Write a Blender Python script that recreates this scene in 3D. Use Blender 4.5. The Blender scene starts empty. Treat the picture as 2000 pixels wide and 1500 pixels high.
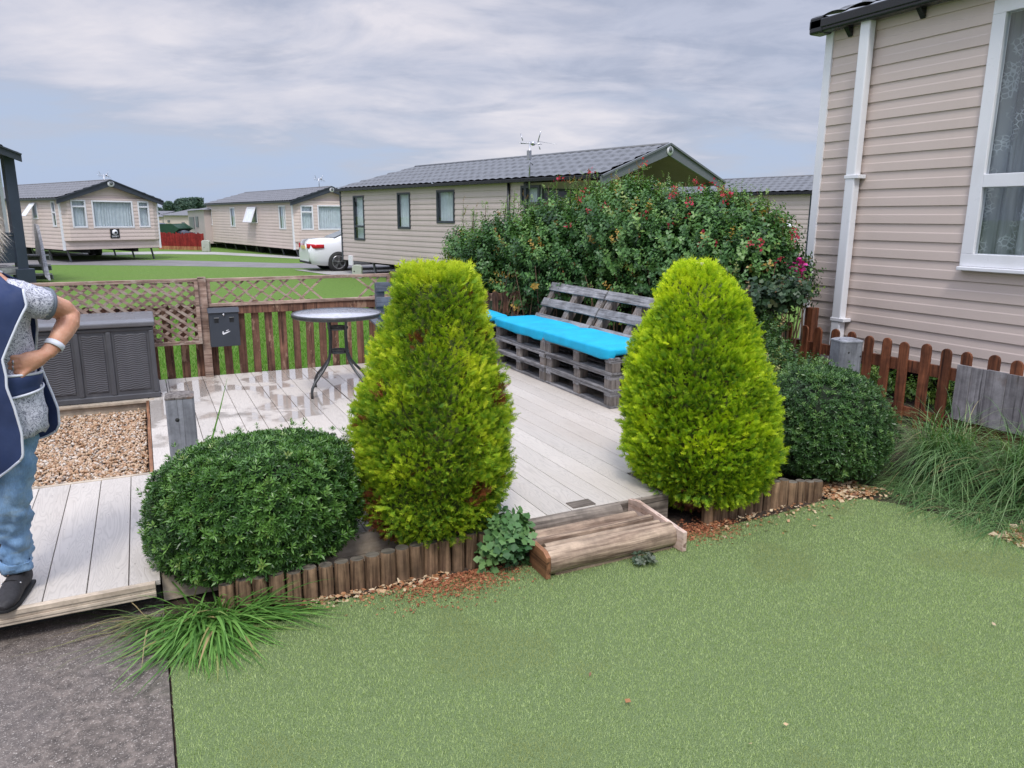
import bpy, math, random
import numpy as np
from math import sin, cos, pi, radians, sqrt, atan2, hypot
from mathutils import Vector, Matrix, noise
random.seed(7); RNG = np.random.default_rng(7)
SC = bpy.context.scene
COL = SC.collection

# ------------------------------------------------------------------ camera
F = 1450.0; PITCH = radians(12.65); ROLL = radians(0.3); YAW = radians(26.3); EYE = 1.7
cam = bpy.data.cameras.new("camera"); camo = bpy.data.objects.new("camera", cam); COL.objects.link(camo)
cam.sensor_width = 36; cam.lens = 36 * F / 2000; cam.clip_start = 0.05; cam.clip_end = 5000
camo.location = (0, 0, EYE)
camo.matrix_world = Matrix.Translation((0, 0, EYE)) @ Matrix.Rotation(-YAW, 4, 'Z') @ Matrix.Rotation(pi/2 - PITCH, 4, 'X') @ Matrix.Rotation(ROLL, 4, 'Z')
SC.camera = camo

# ------------------------------------------------------------------ sky, sun, exposure
SUN_EL = radians(58); SUN_AZ = radians(205)          # azimuth clockwise from +Y
W = bpy.data.worlds.new("World"); SC.world = W; W.use_nodes = True
nt = W.node_tree; nt.nodes.clear()
def N(t, typ, **kw):
    n = t.nodes.new(typ)
    for k, v in kw.items(): setattr(n, k, v)
    return n
L = lambda t, a, b: t.links.new(a, b)
def mathn(t, op, a, b=None, clamp=False):
    n = N(t, 'ShaderNodeMath', operation=op); n.use_clamp = clamp
    for i, v in enumerate((a, b)):
        if v is None: continue
        if isinstance(v, (int, float)): n.inputs[i].default_value = v
        else: L(t, v, n.inputs[i])
    return n.outputs[0]
def ramp(t, fac, stops, interp='LINEAR'):
    r = N(t, 'ShaderNodeValToRGB'); r.color_ramp.interpolation = interp
    e = r.color_ramp.elements
    while len(e) < len(stops): e.new(0.5)
    for el, (p, c) in zip(e, stops):
        el.position = p; el.color = (*(c if not isinstance(c, (int, float)) else (c, c, c)), 1)
    L(t, fac, r.inputs[0]); return r.outputs[0]
def mix(t, fac, a, b, mode='MIX'):
    m = N(t, 'ShaderNodeMix', data_type='RGBA', blend_type=mode)
    for s, v in ((m.inputs[0], fac), (m.inputs[6], a), (m.inputs[7], b)):
        if isinstance(v, (int, float)): s.default_value = v
        elif isinstance(v, tuple): s.default_value = (*v, 1)
        else: L(t, v, s)
    return m.outputs[2]
def noisen(t, vec, scale, detail=4, rough=0.55, dist=0.0, out=0):
    n = N(t, 'ShaderNodeTexNoise'); n.inputs['Scale'].default_value = scale; n.inputs['Detail'].default_value = detail
    n.inputs['Roughness'].default_value = rough; n.inputs['Distortion'].default_value = dist
    if vec is not None: L(t, vec, n.inputs['Vector'])
    return n.outputs[out]
def mapping(t, vec, scale=(1,1,1), loc=(0,0,0), rot=(0,0,0)):
    m = N(t, 'ShaderNodeMapping'); m.inputs['Scale'].default_value = scale; m.inputs['Location'].default_value = loc; m.inputs['Rotation'].default_value = rot
    L(t, vec, m.inputs['Vector']); return m.outputs[0]
sky = N(nt, 'ShaderNodeTexSky', sky_type='NISHITA'); sky.sun_disc = False
sky.sun_elevation = SUN_EL; sky.sun_rotation = SUN_AZ; sky.air_density = 1.0; sky.dust_density = 1.5
tc = N(nt, 'ShaderNodeTexCoord')
vr = N(nt, 'ShaderNodeVectorRotate', rotation_type='Z_AXIS'); vr.inputs['Angle'].default_value = YAW
L(nt, tc.outputs['Generated'], vr.inputs['Vector'])          # x to the right, y straight ahead of the garden
sx = N(nt, 'ShaderNodeSeparateXYZ'); L(nt, vr.outputs[0], sx.inputs[0])
den = mathn(nt, 'ADD', mathn(nt, 'MAXIMUM', sx.outputs[2], 0.0), 0.20)
cx = N(nt, 'ShaderNodeCombineXYZ')
L(nt, mathn(nt, 'DIVIDE', sx.outputs[0], den), cx.inputs[0]); L(nt, mathn(nt, 'DIVIDE', sx.outputs[1], den), cx.inputs[1])
pv = cx.outputs[0]
SKX, SKY_ = 20.3, 3.3
big = noisen(nt, mapping(nt, pv, (0.55, 0.55, 1), (SKX+3, SKY_, 0), (0, 0, 0.3)), 1.0, 5, 0.5, 0.4)
mid = noisen(nt, mapping(nt, pv, (0.8, 1.15, 1), (SKX, SKY_, 0), (0, 0, 0.15)), 1.3, 8, 0.55, 0.4)
fine = noisen(nt, mapping(nt, pv, (1.2, 1.9, 1), (1.3, 5.2, 0), (0, 0, 0.2)), 2.2, 8, 0.6, 0.5)
comb = mathn(nt, 'ADD', mathn(nt, 'MULTIPLY', big, 0.50), mathn(nt, 'ADD', mathn(nt, 'MULTIPLY', mid, 0.34), mathn(nt, 'MULTIPLY', fine, 0.16)))
# elevation: clearer, bluer air low down, cloud sheet above it; darker bank to the right
elev = sx.outputs[2]
e1 = N(nt, 'ShaderNodeMapRange'); e1.inputs[1].default_value = 0.02; e1.inputs[2].default_value = 0.14; e1.inputs[3].default_value = -0.12; e1.inputs[4].default_value = 0.05; L(nt, elev, e1.inputs[0])
e2 = N(nt, 'ShaderNodeMapRange'); e2.inputs[1].default_value = 0.05; e2.inputs[2].default_value = 0.6; e2.inputs[3].default_value = 0.0; e2.inputs[4].default_value = -0.07; L(nt, sx.outputs[0], e2.inputs[0])
e3 = N(nt, 'ShaderNodeMapRange'); e3.inputs[1].default_value = 0.18; e3.inputs[2].default_value = 0.34; e3.inputs[3].default_value = 0.0; e3.inputs[4].default_value = -0.03; L(nt, elev, e3.inputs[0])
cv = mathn(nt, 'ADD', mathn(nt, 'ADD', comb, e1.outputs[0]), mathn(nt, 'ADD', e2.outputs[0], e3.outputs[0]))
cloudc = ramp(nt, cv, [(0.36, (2.75, 3.35, 4.65)), (0.42, (2.85, 3.35, 4.45)), (0.465, (3.0, 3.3, 4.15)), (0.51, (3.8, 3.85, 4.5)), (0.58, (4.95, 4.75, 5.1))])
bn = noisen(nt, mapping(nt, pv, (0.9, 1.3, 1), (2.2, 9.1, 0), (0, 0, 0.5)), 1.5, 8, 0.58, 0.5)
bk = mathn(nt, 'ADD', mathn(nt, 'MULTIPLY', bn, 0.9), mathn(nt, 'ADD', mathn(nt, 'MULTIPLY', elev, 1.5), mathn(nt, 'MULTIPLY', sx.outputs[0], 0.30)))
cloudc = mix(nt, ramp(nt, bk, [(0.62, 0), (0.80, 0.9)]), cloudc, mix(nt, ramp(nt, fine, [(0.4, 0), (0.6, 1)]), (2.45, 2.7, 3.5), (3.15, 3.35, 4.15)))
zen = N(nt, 'ShaderNodeMapRange', interpolation_type='SMOOTHSTEP'); zen.inputs[1].default_value = 0.26; zen.inputs[2].default_value = 0.75; zen.inputs[3].default_value = 1.0; zen.inputs[4].default_value = 3.4; L(nt, elev, zen.inputs[0])     # an overcast sky is brighter overhead
cloudc = mix(nt, 1.0, cloudc, zen.outputs[0], 'MULTIPLY')
skyc = mix(nt, 0.93, sky.outputs[0], cloudc)
bg = N(nt, 'ShaderNodeBackground'); bg.inputs[1].default_value = 0.1; L(nt, skyc, bg.inputs[0])
wo = N(nt, 'ShaderNodeOutputWorld'); L(nt, bg.outputs[0], wo.inputs[0])
sun = bpy.data.lights.new("sun", 'SUN'); sun.energy = 1.5; sun.angle = radians(14); sun.color = (1, 0.96, 0.9)
suno = bpy.data.objects.new("sun", sun); COL.objects.link(suno)
sd = Vector((sin(SUN_AZ)*cos(SUN_EL), cos(SUN_AZ)*cos(SUN_EL), sin(SUN_EL)))
suno.rotation_euler = sd.to_track_quat('Z', 'Y').to_euler(); suno.location = (0, -5, 12)
SC.view_settings.view_transform = 'Standard'; SC.view_settings.look = 'None'; SC.view_settings.gamma = 1
SC.view_settings.exposure = 0.70

# ------------------------------------------------------------------ helpers
def ray(px, py):
    x = (px-1000)/F; y = -(py-750)/F; c, s = cos(ROLL), sin(ROLL); x, y = c*x-s*y, s*x+c*y
    fw = Vector((sin(YAW)*cos(PITCH), cos(YAW)*cos(PITCH), -sin(PITCH))); rt = Vector((cos(YAW), -sin(YAW), 0)); up = rt.cross(fw)
    return fw + x*rt + y*up
def ground(px, py, z=0.0):
    d = ray(px, py); return Vector((0, 0, EYE)) + d*((z-EYE)/d.z)
def at(px, py, dist):
    d = ray(px, py); return Vector((0, 0, EYE)) + d*(dist/(d.x*sin(YAW)+d.y*cos(YAW)))
def onplane(px, py, p, n):
    d = ray(px, py); o = Vector((0, 0, EYE)); return o + d*((Vector(p)-o).dot(n)/d.dot(n))

def tag(o, label=None, cat=None, group=None, kind=None):
    for k, v in (('label', label), ('category', cat), ('group', group), ('kind', kind)):
        if v: o[k] = v
    return o
def empty(name, loc, rz=0.0, label=None, cat=None, group=None):
    o = bpy.data.objects.new(name, None); COL.objects.link(o); o.location = loc; o.rotation_euler = (0, 0, rz); o.empty_display_size = 0.1
    o['_o'] = [float(v) for v in loc]
    return tag(o, label, cat, group)
class MB:
    def __init__(s): s.V = []; s.Fc = []; s.sm = []; s.mi = []; s.T = None
    def add(s, V, Fs, smooth=False, mi=0):
        b = len(s.V)
        s.V += [tuple(s.T @ Vector(v)) if s.T is not None else tuple(v) for v in V]
        s.Fc += [[b+i for i in f] for f in Fs]; s.sm += [smooth]*len(Fs); s.mi += [mi]*len(Fs)
        return s
    def box(s, c, d, R=None, mi=0):
        V = []
        for i in (-1, 1):
            for j in (-1, 1):
                for k in (-1, 1):
                    v = Vector((i*d[0]/2, j*d[1]/2, k*d[2]/2))
                    if R is not None: v = R @ v
                    V.append(v + Vector(c))
        return s.add(V, [(0,1,3,2),(4,6,7,5),(0,4,5,1),(2,3,7,6),(0,2,6,4),(1,5,7,3)], mi=mi)
    def b2(s, a, b, mi=0):
        return s.box([(a[i]+b[i])/2 for i in range(3)], [abs(b[i]-a[i]) for i in range(3)], mi=mi)
    def bar(s, a, b, w, t, up=(0,0,1), mi=0):       # a board from a to b, w across, t thick along up
        a, b = Vector(a), Vector(b); z = (b-a).normalized(); u = Vector(up); u = (u - z*u.dot(z)).normalized(); x = u.cross(z)
        V = []
        for p in (a, b):
            for i, j in ((-1,-1),(1,-1),(1,1),(-1,1)): V.append(p + x*i*w/2 + u*j*t/2)
        return s.add(V, [(3,2,1,0),(4,5,6,7),(0,1,5,4),(1,2,6,5),(2,3,7,6),(3,0,4,7)], mi=mi)
    def tube(s, P, R, n=10, cap=True, smooth=True, mi=0, up=None):   # R: number, or (a,b) per ring
        P = [Vector(p) for p in P]; m = len(P)
        if isinstance(R, (int, float)): R = [R]*m
        V = []; pu = Vector(up) if up else None
        for i, p in enumerate(P):
            t = (P[min(i+1, m-1)] - P[max(i-1, 0)]).normalized()
            if pu is None: pu = Vector((0, 0, 1)) if abs(t.z) < 0.9 else Vector((1, 0, 0))
            u = (pu - t*pu.dot(t)).normalized(); pu = u; x = t.cross(u)
            a, b = R[i] if isinstance(R[i], (tuple, list)) else (R[i], R[i])
            for k in range(n):
                an = 2*pi*k/n; V.append(p + x*cos(an)*a + u*sin(an)*b)
        Fs = []
        for i in range(m-1):
            for k in range(n): Fs.append((i*n+k, i*n+(k+1) % n, (i+1)*n+(k+1) % n, (i+1)*n+k))
        if cap: Fs += [tuple(range(n-1, -1, -1)), tuple((m-1)*n+k for k in range(n))]
        return s.add(V, Fs, smooth, mi)
    def prism(s, pts, o, x, y, d, mi=0):             # polygon pts in frame (o,x,y) pushed along d
        o, x, y, d = Vector(o), Vector(x), Vector(y), Vector(d); n = len(pts)
        A = [o + x*p[0] + y*p[1] for p in pts]; B = [p + d for p in A]
        return s.add(A+B, [tuple(range(n-1, -1, -1)), tuple(range(n, 2*n))] + [(i, (i+1) % n, n+(i+1) % n, n+i) for i in range(n)], mi=mi)
    def ball(s, c, r, nu=12, nv=8, R=None, mi=0):
        r = (r, r, r) if isinstance(r, (int, float)) else r; V = []; c = Vector(c)
        for j in range(nv+1):
            th = pi*j/nv
            for i in range(nu):
                ph = 2*pi*i/nu; v = Vector((r[0]*sin(th)*cos(ph), r[1]*sin(th)*sin(ph), r[2]*cos(th)))
                V.append(c + (R @ v if R is not None else v))
        Fs = [(j*nu+i, (j+1)*nu+i, (j+1)*nu+(i+1) % nu, j*nu+(i+1) % nu) for j in range(nv) for i in range(nu)]
        return s.add(V, Fs, True, mi)
    def grid(s, fn, nu, nv, smooth=True, mi=0, closeu=False):
        V = [fn(i/(nu-1 if not closeu else nu), j/(nv-1)) for j in range(nv) for i in range(nu)]
        Fs = []
        for j in range(nv-1):
            for i in range(nu if closeu else nu-1): Fs.append((j*nu+i, j*nu+(i+1) % nu, (j+1)*nu+(i+1) % nu, (j+1)*nu+i))
        return s.add(V, Fs, smooth, mi)
    def build(s, name, mat, parent=None, bevel=0, seg=2, local=False, solid=0, weld=False):
        me = bpy.data.meshes.new(name)
        if parent is not None: org = (0, 0, 0) if local else tuple(parent['_o'])
        elif local: org = (0, 0, 0)
        else:
            A = np.array(s.V); org = ((A[:,0].min()+A[:,0].max())/2, (A[:,1].min()+A[:,1].max())/2, A[:,2].min())
        V = [(v[0]-org[0], v[1]-org[1], v[2]-org[2]) for v in s.V]
        me.from_pydata(V, [], s.Fc); me.polygons.foreach_set('use_smooth', s.sm)
        mats = mat if isinstance(mat, (list, tuple)) else [mat]
        for m in mats: me.materials.append(m)
        me.polygons.foreach_set('material_index', s.mi)
        me.update()
        o = bpy.data.objects.new(name, me); COL.objects.link(o)
        if parent is not None: o.parent = parent; o['_o'] = list(parent['_o'])
        else: o.location = org; o['_o'] = [float(v) for v in org]
        if weld: md = o.modifiers.new('w', 'WELD'); md.merge_threshold = 0.0005
        if bevel: md = o.modifiers.new('b', 'BEVEL'); md.width = bevel; md.segments = seg; md.limit_method = 'ANGLE'; md.angle_limit = radians(40); md.harden_normals = False
        if solid: md = o.modifiers.new('s', 'SOLIDIFY'); md.thickness = solid; md.offset = 0
        return o
def copy_tree(o, parent=None):
    c = o.copy(); COL.objects.link(c); c.parent = parent
    for ch in list(o.children): copy_tree(ch, c)
    return c
def np_obj(name, V, Fa, mat, parent=None, attrs=None, org=None, smooth=False):
    """V (n,3) float, Fa (m,k) int: one mesh of equal-sized faces"""
    me = bpy.data.meshes.new(name); n, (m, k) = len(V), Fa.shape
    if org is None: org = parent['_o'] if parent is not None else (0, 0, 0)
    V = V - np.array(list(org))
    me.vertices.add(n); me.vertices.foreach_set('co', V.astype(np.float32).ravel())
    me.loops.add(m*k); me.loops.foreach_set('vertex_index', Fa.astype(np.int32).ravel())
    me.polygons.add(m); me.polygons.foreach_set('loop_start', np.arange(0, m*k, k, dtype=np.int32))
    if smooth: me.polygons.foreach_set('use_smooth', np.ones(m, dtype=bool))
    for an, av in (attrs or {}).items():
        a = me.attributes.new(an, 'FLOAT', 'POINT'); a.data.foreach_set('value', av.astype(np.float32))
    me.materials.append(mat); me.update(calc_edges=True)
    o = bpy.data.objects.new(name, me); COL.objects.link(o)
    if parent is not None: o.parent = parent; o['_o'] = list(parent['_o'])
    else: o.location = tuple(org); o['_o'] = [float(v) for v in org]
    return o
def scatter(tv, tf, ttip, pos, dirs, scale, roll=None, tint=None, wide=None, face=None):
    """copies of a template (grows along +Z, flat in XZ) at pos along dirs -> V, F, attrs. face: preferred lamina normal"""
    n = len(pos); d = dirs/np.linalg.norm(dirs, axis=1, keepdims=True)
    if face is None: r = RNG.normal(size=(n, 3))
    else: r = face + RNG.normal(size=(n, 3))*0.45
    y = r - d*(r*d).sum(1, keepdims=True); y /= np.linalg.norm(y, axis=1, keepdims=True)+1e-9
    x = np.cross(y, d)
    sc = np.asarray(scale).reshape(-1, 1, 1)*np.ones((n, 1, 1))
    t = tv[None]*sc
    V = pos[:, None]+t[:, :, 0:1]*x[:, None]+t[:, :, 1:2]*y[:, None]+t[:, :, 2:3]*d[:, None]
    Fa = tf[None]+(np.arange(n)*len(tv))[:, None, None]
    tint = RNG.random(n) if tint is None else tint
    return V.reshape(-1, 3), Fa.reshape(-1, tf.shape[1]), {'tint': np.repeat(tint, len(tv)), 'tip': np.tile(ttip, n)}
def merge(parts):
    Vs, Fs, As, b = [], [], {}, 0
    for V, Fa, A in parts:
        Vs.append(V); Fs.append(Fa+b); b += len(V)
        for k, v in A.items(): As.setdefault(k, []).append(v)
    return np.concatenate(Vs), np.concatenate(Fs), {k: np.concatenate(v) for k, v in As.items()}
def fbm(p, s, seed=0):
    return np.array([noise.fractal(Vector((x*s+seed, y*s, z*s)), 1.0, 2.0, 3) for x, y, z in p])

# ------------------------------------------------------------------ materials
def newmat(name):
    m = bpy.data.materials.new(name); m.use_nodes = True; t = m.node_tree
    return m, t, t.nodes['Principled BSDF']
def setc(t, sock, v):
    if isinstance(v, tuple): sock.default_value = (*v, 1)
    elif isinstance(v, (int, float)): sock.default_value = v
    else: L(t, v, sock)
def objvec(t):
    c = N(t, 'ShaderNodeTexCoord'); oi = N(t, 'ShaderNodeObjectInfo')
    v = N(t, 'ShaderNodeVectorMath', operation='MULTIPLY_ADD'); L(t, oi.outputs['Random'], v.inputs[0]); v.inputs[1].default_value = (17, 31, 23)
    L(t, c.outputs['Object'], v.inputs[2]); return v.outputs[0]
def bump(t, h, strength, dist, b):
    n = N(t, 'ShaderNodeBump'); n.inputs['Strength'].default_value = strength; n.inputs['Distance'].default_value = dist
    L(t, h, n.inputs['Height']); L(t, n.outputs[0], b.inputs['Normal'])
def paint(name, c, rough=0.45, var=0.12, vs=3.0, metal=0.0, bs=0.0, dirt=None, spec=0.5):
    m, t, b = newmat(name); v = objvec(t)
    n1 = noisen(t, v, vs, 5); f = ramp(t, n1, [(0.3, 1-var), (0.7, 1+var*0.6)])
    col = mix(t, 1.0, c, f, 'MULTIPLY')
    if dirt:
        dn = noisen(t, mapping(t, v, (1, 1, 0.35)), vs*2.2, 7, 0.65); col = mix(t, ramp(t, dn, [(0.52, 0), (0.75, dirt[1])]), col, dirt[0])
    L(t, col, b.inputs['Base Color'])
    rn = noisen(t, v, vs*6, 4); L(t, ramp(t, rn, [(0.3, max(rough-0.1, 0.03)), (0.7, min(rough+0.12, 1))]), b.inputs['Roughness'])
    b.inputs['Metallic'].default_value = metal; b.inputs['Specular IOR Level'].default_value = spec
    if bs: bump(t, noisen(t, v, 90, 3), bs, 0.002, b)
    return m
def wood(name, c1, c2, axis='z', rough=0.75, flake=None, gs=26, dark=None, bs=0.5, knot=0.25):
    """c1,c2: light and dark grain; flake: (colour, amount) of peeling paint / weathering"""
    m, t, b = newmat(name); v = objvec(t)
    st = {'x': (0.06, 1, 1), 'y': (1, 0.06, 1), 'z': (1, 1, 0.06)}[axis]
    mv = mapping(t, v, st)
    g = noisen(t, mv, gs, 6, 0.6, 1.2); g2 = noisen(t, mv, gs*3.5, 4, 0.6)
    gg = mathn(t, 'ADD', mathn(t, 'MULTIPLY', g, 0.65), mathn(t, 'MULTIPLY', g2, 0.35))
    col = ramp(t, gg, [(0.40, c2), (0.49, tuple((a+b_)/2 for a, b_ in zip(c1, c2))), (0.58, c1)])
    ck = noisen(t, mapping(t, v, tuple(0.028 if s < 1 else 1 for s in st)), gs*3.2, 3, 0.5, 0.5)     # drying cracks
    col = mix(t, ramp(t, ck, [(0.60, 0), (0.66, 0.75)]), col, tuple(x*0.28 for x in c2))
    bl = noisen(t, v, 13, 7, 0.7); col = mix(t, 1.0, col, ramp(t, bl, [(0.35, 0.75), (0.65, 1.2)]), 'MULTIPLY')
    lo = noisen(t, v, 2.2, 4); col = mix(t, 1.0, col, ramp(t, lo, [(0.3, 0.72), (0.7, 1.18)]), 'MULTIPLY')
    oi = N(t, 'ShaderNodeObjectInfo'); col = mix(t, 1.0, col, ramp(t, oi.outputs['Random'], [(0, 0.82), (1, 1.15)]), 'MULTIPLY')
    if flake:
        fn = noisen(t, mapping(t, v, tuple(0.35 if s < 1 else 1 for s in st)), 9, 8, 0.7)
        fm = ramp(t, fn, [(flake[1], 0), (flake[1]+0.035, 1)]); col = mix(t, fm, flake[0], col)
    if dark:
        dn = noisen(t, v, 5, 6, 0.6); col = mix(t, ramp(t, dn, [(0.55, 0), (0.72, dark[1])]), col, dark[0])
    L(t, col, b.inputs['Base Color']); b.inputs['Roughness'].default_value = rough
    b.inputs['Specular IOR Level'].default_value = 0.3
    bump(t, gg, bs, 0.004, b); return m
def leafmat(name, cols, rough=0.45, trans=0.25, spec=0.4, tip=None, patch=None, pscale=4):
    """cols: ramp over per-leaf tint; tip: colour of the young growth at the leaf tip"""
    m, t, b = newmat(name)
    a = N(t, 'ShaderNodeAttribute', attribute_name='tint'); col = ramp(t, a.outputs['Fac'], cols)
    if tip:
        a2 = N(t, 'ShaderNodeAttribute', attribute_name='tip'); col = mix(t, ramp(t, a2.outputs['Fac'], [(tip[1], 0), (1, tip[2])]), col, tip[0])
    if patch:
        c = N(t, 'ShaderNodeTexCoord'); pn = noisen(t, c.outputs['Object'], pscale, 3); col = mix(t, ramp(t, pn, [(patch[1], 0), (patch[1]+0.05, 1)]), col, patch[0])
    L(t, col, b.inputs['Base Color']); b.inputs['Roughness'].default_value = rough; b.inputs['Specular IOR Level'].default_value = spec
    if trans:
        tr = N(t, 'ShaderNodeBsdfTranslucent'); L(t, mix(t, 1.0, col, (1.1, 1.25, 0.6), 'MULTIPLY'), tr.inputs[0])
        mx = N(t, 'ShaderNodeMixShader'); mx.inputs[0].default_value = trans; L(t, b.outputs[0], mx.inputs[1]); L(t, tr.outputs[0], mx.inputs[2])
        L(t, mx.outputs[0], t.nodes['Material Output'].inputs[0])
    return m
def glassmat(name, tint=(0.9, 0.93, 0.95), refl=1.0):
    m, t, b = newmat(name); t.nodes.remove(b)
    tr = N(t, 'ShaderNodeBsdfTransparent'); tr.inputs[0].default_value = (*tint, 1); gl = N(t, 'ShaderNodeBsdfGlossy'); gl.inputs['Roughness'].default_value = 0.02
    ge = N(t, 'ShaderNodeNewGeometry'); dt = N(t, 'ShaderNodeVectorMath', operation='DOT_PRODUCT'); L(t, ge.outputs['Normal'], dt.inputs[0]); L(t, ge.outputs['Incoming'], dt.inputs[1])
    fr_ = mathn(t, 'ADD', 0.06, mathn(t, 'MULTIPLY', 0.94, mathn(t, 'POWER', mathn(t, 'SUBTRACT', 1.0, mathn(t, 'ABSOLUTE', dt.outputs['Value'])), 5.0)))
    mx = N(t, 'ShaderNodeMixShader'); L(t, mathn(t, 'MULTIPLY', fr_, refl, True), mx.inputs[0]); L(t, tr.outputs[0], mx.inputs[1]); L(t, gl.outputs[0], mx.inputs[2])
    L(t, mx.outputs[0], t.nodes['Material Output'].inputs[0]); return m

M = {}
M['siding_cream'] = paint('siding_cream', (0.62, 0.51, 0.46), 0.45, 0.04, 1.2, bs=0.05, dirt=((0.36, 0.31, 0.26), 0.18))
M['siding_near'] = paint('siding_near', (0.575, 0.475, 0.425), 0.42, 0.03, 1.2, bs=0.04, dirt=((0.34, 0.29, 0.24), 0.12))
M['siding_taupe'] = paint('siding_taupe', (0.51, 0.425, 0.405), 0.5, 0.05, 1.0, dirt=((0.3, 0.27, 0.24), 0.15))
M['white_pvc'] = paint('white_pvc', (0.74, 0.74, 0.77), 0.35, 0.04, 2, dirt=((0.45, 0.43, 0.4), 0.15))
M['anthracite'] = paint('anthracite', (0.035, 0.042, 0.055), 0.4, 0.15)
M['black_plastic'] = paint('black_plastic', (0.012, 0.013, 0.016), 0.3, 0.2)
M['dark_void'] = paint('dark_void', (0.03, 0.03, 0.03), 0.9, 0.2)
M['fascia_grey'] = paint('fascia_grey', (0.13, 0.14, 0.15), 0.4, 0.08)
M['soffit'] = paint('soffit', (0.22, 0.155, 0.14), 0.7, 0.08)
M['curtain'] = paint('curtain', (0.74, 0.78, 0.80), 0.9, 0.12, 6)
M['glass'] = glassmat('glass', (0.8, 0.84, 0.86), 1.2)
M['glass_clear'] = glassmat('glass_clear', (0.93, 0.95, 0.96), 1.0)
def roofmat(name, c):
    m, t, b = newmat(name); v = objvec(t)
    n = noisen(t, v, 6, 6, 0.7); n2 = noisen(t, v, 60, 3)
    col = mix(t, 1.0, c, ramp(t, n, [(0.3, 0.7), (0.7, 1.25)]), 'MULTIPLY'); col = mix(t, 1.0, col, ramp(t, n2, [(0.3, 0.8), (0.7, 1.2)]), 'MULTIPLY')
    L(t, col, b.inputs['Base Color']); b.inputs['Roughness'].default_value = 0.55; return m
M['roof_tile'] = roofmat('roof_tile', (0.115, 0.12, 0.13)); M['roof_far'] = roofmat('roof_far', (0.13, 0.13, 0.14))
M['steel'] = paint('steel', (0.5, 0.5, 0.52), 0.3, 0.1, metal=1.0)
M['grey_paint'] = wood('grey_paint', (0.27, 0.275, 0.30), (0.185, 0.19, 0.21), 'z', 0.7, gs=14, dark=((0.07, 0.07, 0.08), 0.5), bs=0.3)
M['pallet_x'] = wood('pallet_x', (0.29, 0.28, 0.285), (0.13, 0.125, 0.13), 'x', 0.8, dark=((0.10, 0.08, 0.065), 0.6))
M['pallet_y'] = wood('pallet_y', (0.30, 0.29, 0.295), (0.135, 0.13, 0.135), 'y', 0.8, dark=((0.11, 0.09, 0.075), 0.6))
M['pallet_block'] = wood('pallet_block', (0.25, 0.22, 0.2), (0.12, 0.10, 0.09), 'z', 0.8, dark=((0.26, 0.11, 0.05), 0.7))
M['chair_wood'] = wood('chair_wood', (0.15, 0.165, 0.20), (0.09, 0.10, 0.13), 'x', 0.7)
M['picket_red'] = wood('picket_red', (0.24, 0.085, 0.04), (0.085, 0.03, 0.016), 'z', 0.6, gs=16, dark=((0.05, 0.02, 0.015), 0.7), bs=0.35)
M['picket_old'] = wood('picket_old', (0.20, 0.10, 0.065), (0.085, 0.042, 0.03), 'z', 0.8, flake=((0.30, 0.19, 0.13), 0.40), gs=18)
M['trellis'] = wood('trellis', (0.40, 0.29, 0.235), (0.2, 0.125, 0.095), 'x', 0.8, flake=((0.36, 0.29, 0.24), 0.42), gs=20)
M['log_wood'] = wood('log_wood', (0.29, 0.185, 0.11), (0.09, 0.052, 0.03), 'z', 0.8, gs=22, dark=((0.05, 0.035, 0.02), 0.6), bs=0.8)
M['log_top'] = wood('log_top', (0.16, 0.14, 0.11), (0.07, 0.06, 0.045), 'x', 0.85, gs=30)
M['step_log'] = wood('step_log', (0.46, 0.345, 0.25), (0.15, 0.10, 0.07), 'x', 0.75, gs=17, dark=((0.09, 0.06, 0.045), 0.65), bs=0.9)
M['step_old'] = wood('step_old', (0.27, 0.225, 0.185), (0.10, 0.08, 0.065), 'x', 0.8, gs=17, dark=((0.06, 0.05, 0.04), 0.7), bs=0.9)
M['plank_new'] = wood('plank_new', (0.60, 0.46, 0.39), (0.42, 0.27, 0.20), 'y', 0.65, gs=12, bs=0.3)
M['plank_end'] = wood('plank_end', (0.30, 0.14, 0.07), (0.13, 0.06, 0.03), 'y', 0.65, gs=14, bs=0.3)
M['panel_grey'] = wood('panel_grey', (0.27, 0.255, 0.26), (0.115, 0.105, 0.11), 'z', 0.75, gs=9, dark=((0.2, 0.13, 0.1), 0.4), bs=0.4)
M['old_step'] = wood('old_step', (0.3, 0.3, 0.31), (0.15, 0.15, 0.16), 'x', 0.8)
M['red_fence'] = wood('red_fence', (0.34, 0.035, 0.03), (0.16, 0.012, 0.012), 'z', 0.7)

# ------------------------------------------------------------------ ground, lawn, roads
GZ = -0.2                                   # the lawn and the caravan pitches lie a step below the raised garden
def m_lawn():
    m, t, b = newmat('lawn_grass'); c = N(t, 'ShaderNodeTexCoord').outputs['Object']
    n1 = noisen(t, c, 0.35, 5); n2 = noisen(t, c, 9, 6, 0.7); n3 = noisen(t, mapping(t, c, (1, 1, 1)), 45, 4, 0.7)
    col = ramp(t, n3, [(0.3, (0.065, 0.125, 0.022)), (0.5, (0.11, 0.19, 0.035)), (0.7, (0.16, 0.25, 0.055))])
    col = mix(t, ramp(t, n1, [(0.45, 0), (0.7, 0.5)]), col, (0.13, 0.19, 0.045)); col = mix(t, 1.0, col, ramp(t, n2, [(0.3, 0.8), (0.7, 1.15)]), 'MULTIPLY')
    far = N(t, 'ShaderNodeTexCoord')
    L(t, col, b.inputs['Base Color']); b.inputs['Roughness'].default_value = 0.9; b.inputs['Specular IOR Level'].default_value = 0.15
    bump(t, n3, 0.6, 0.03, b); return m
g = MB(); S = 2500
g.add([(-S, -S, GZ), (S, -S, GZ), (S, S, GZ), (-S, S, GZ)], [(0, 1, 2, 3)])
tag(g.build('ground', m_lawn()), kind='structure')
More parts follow.
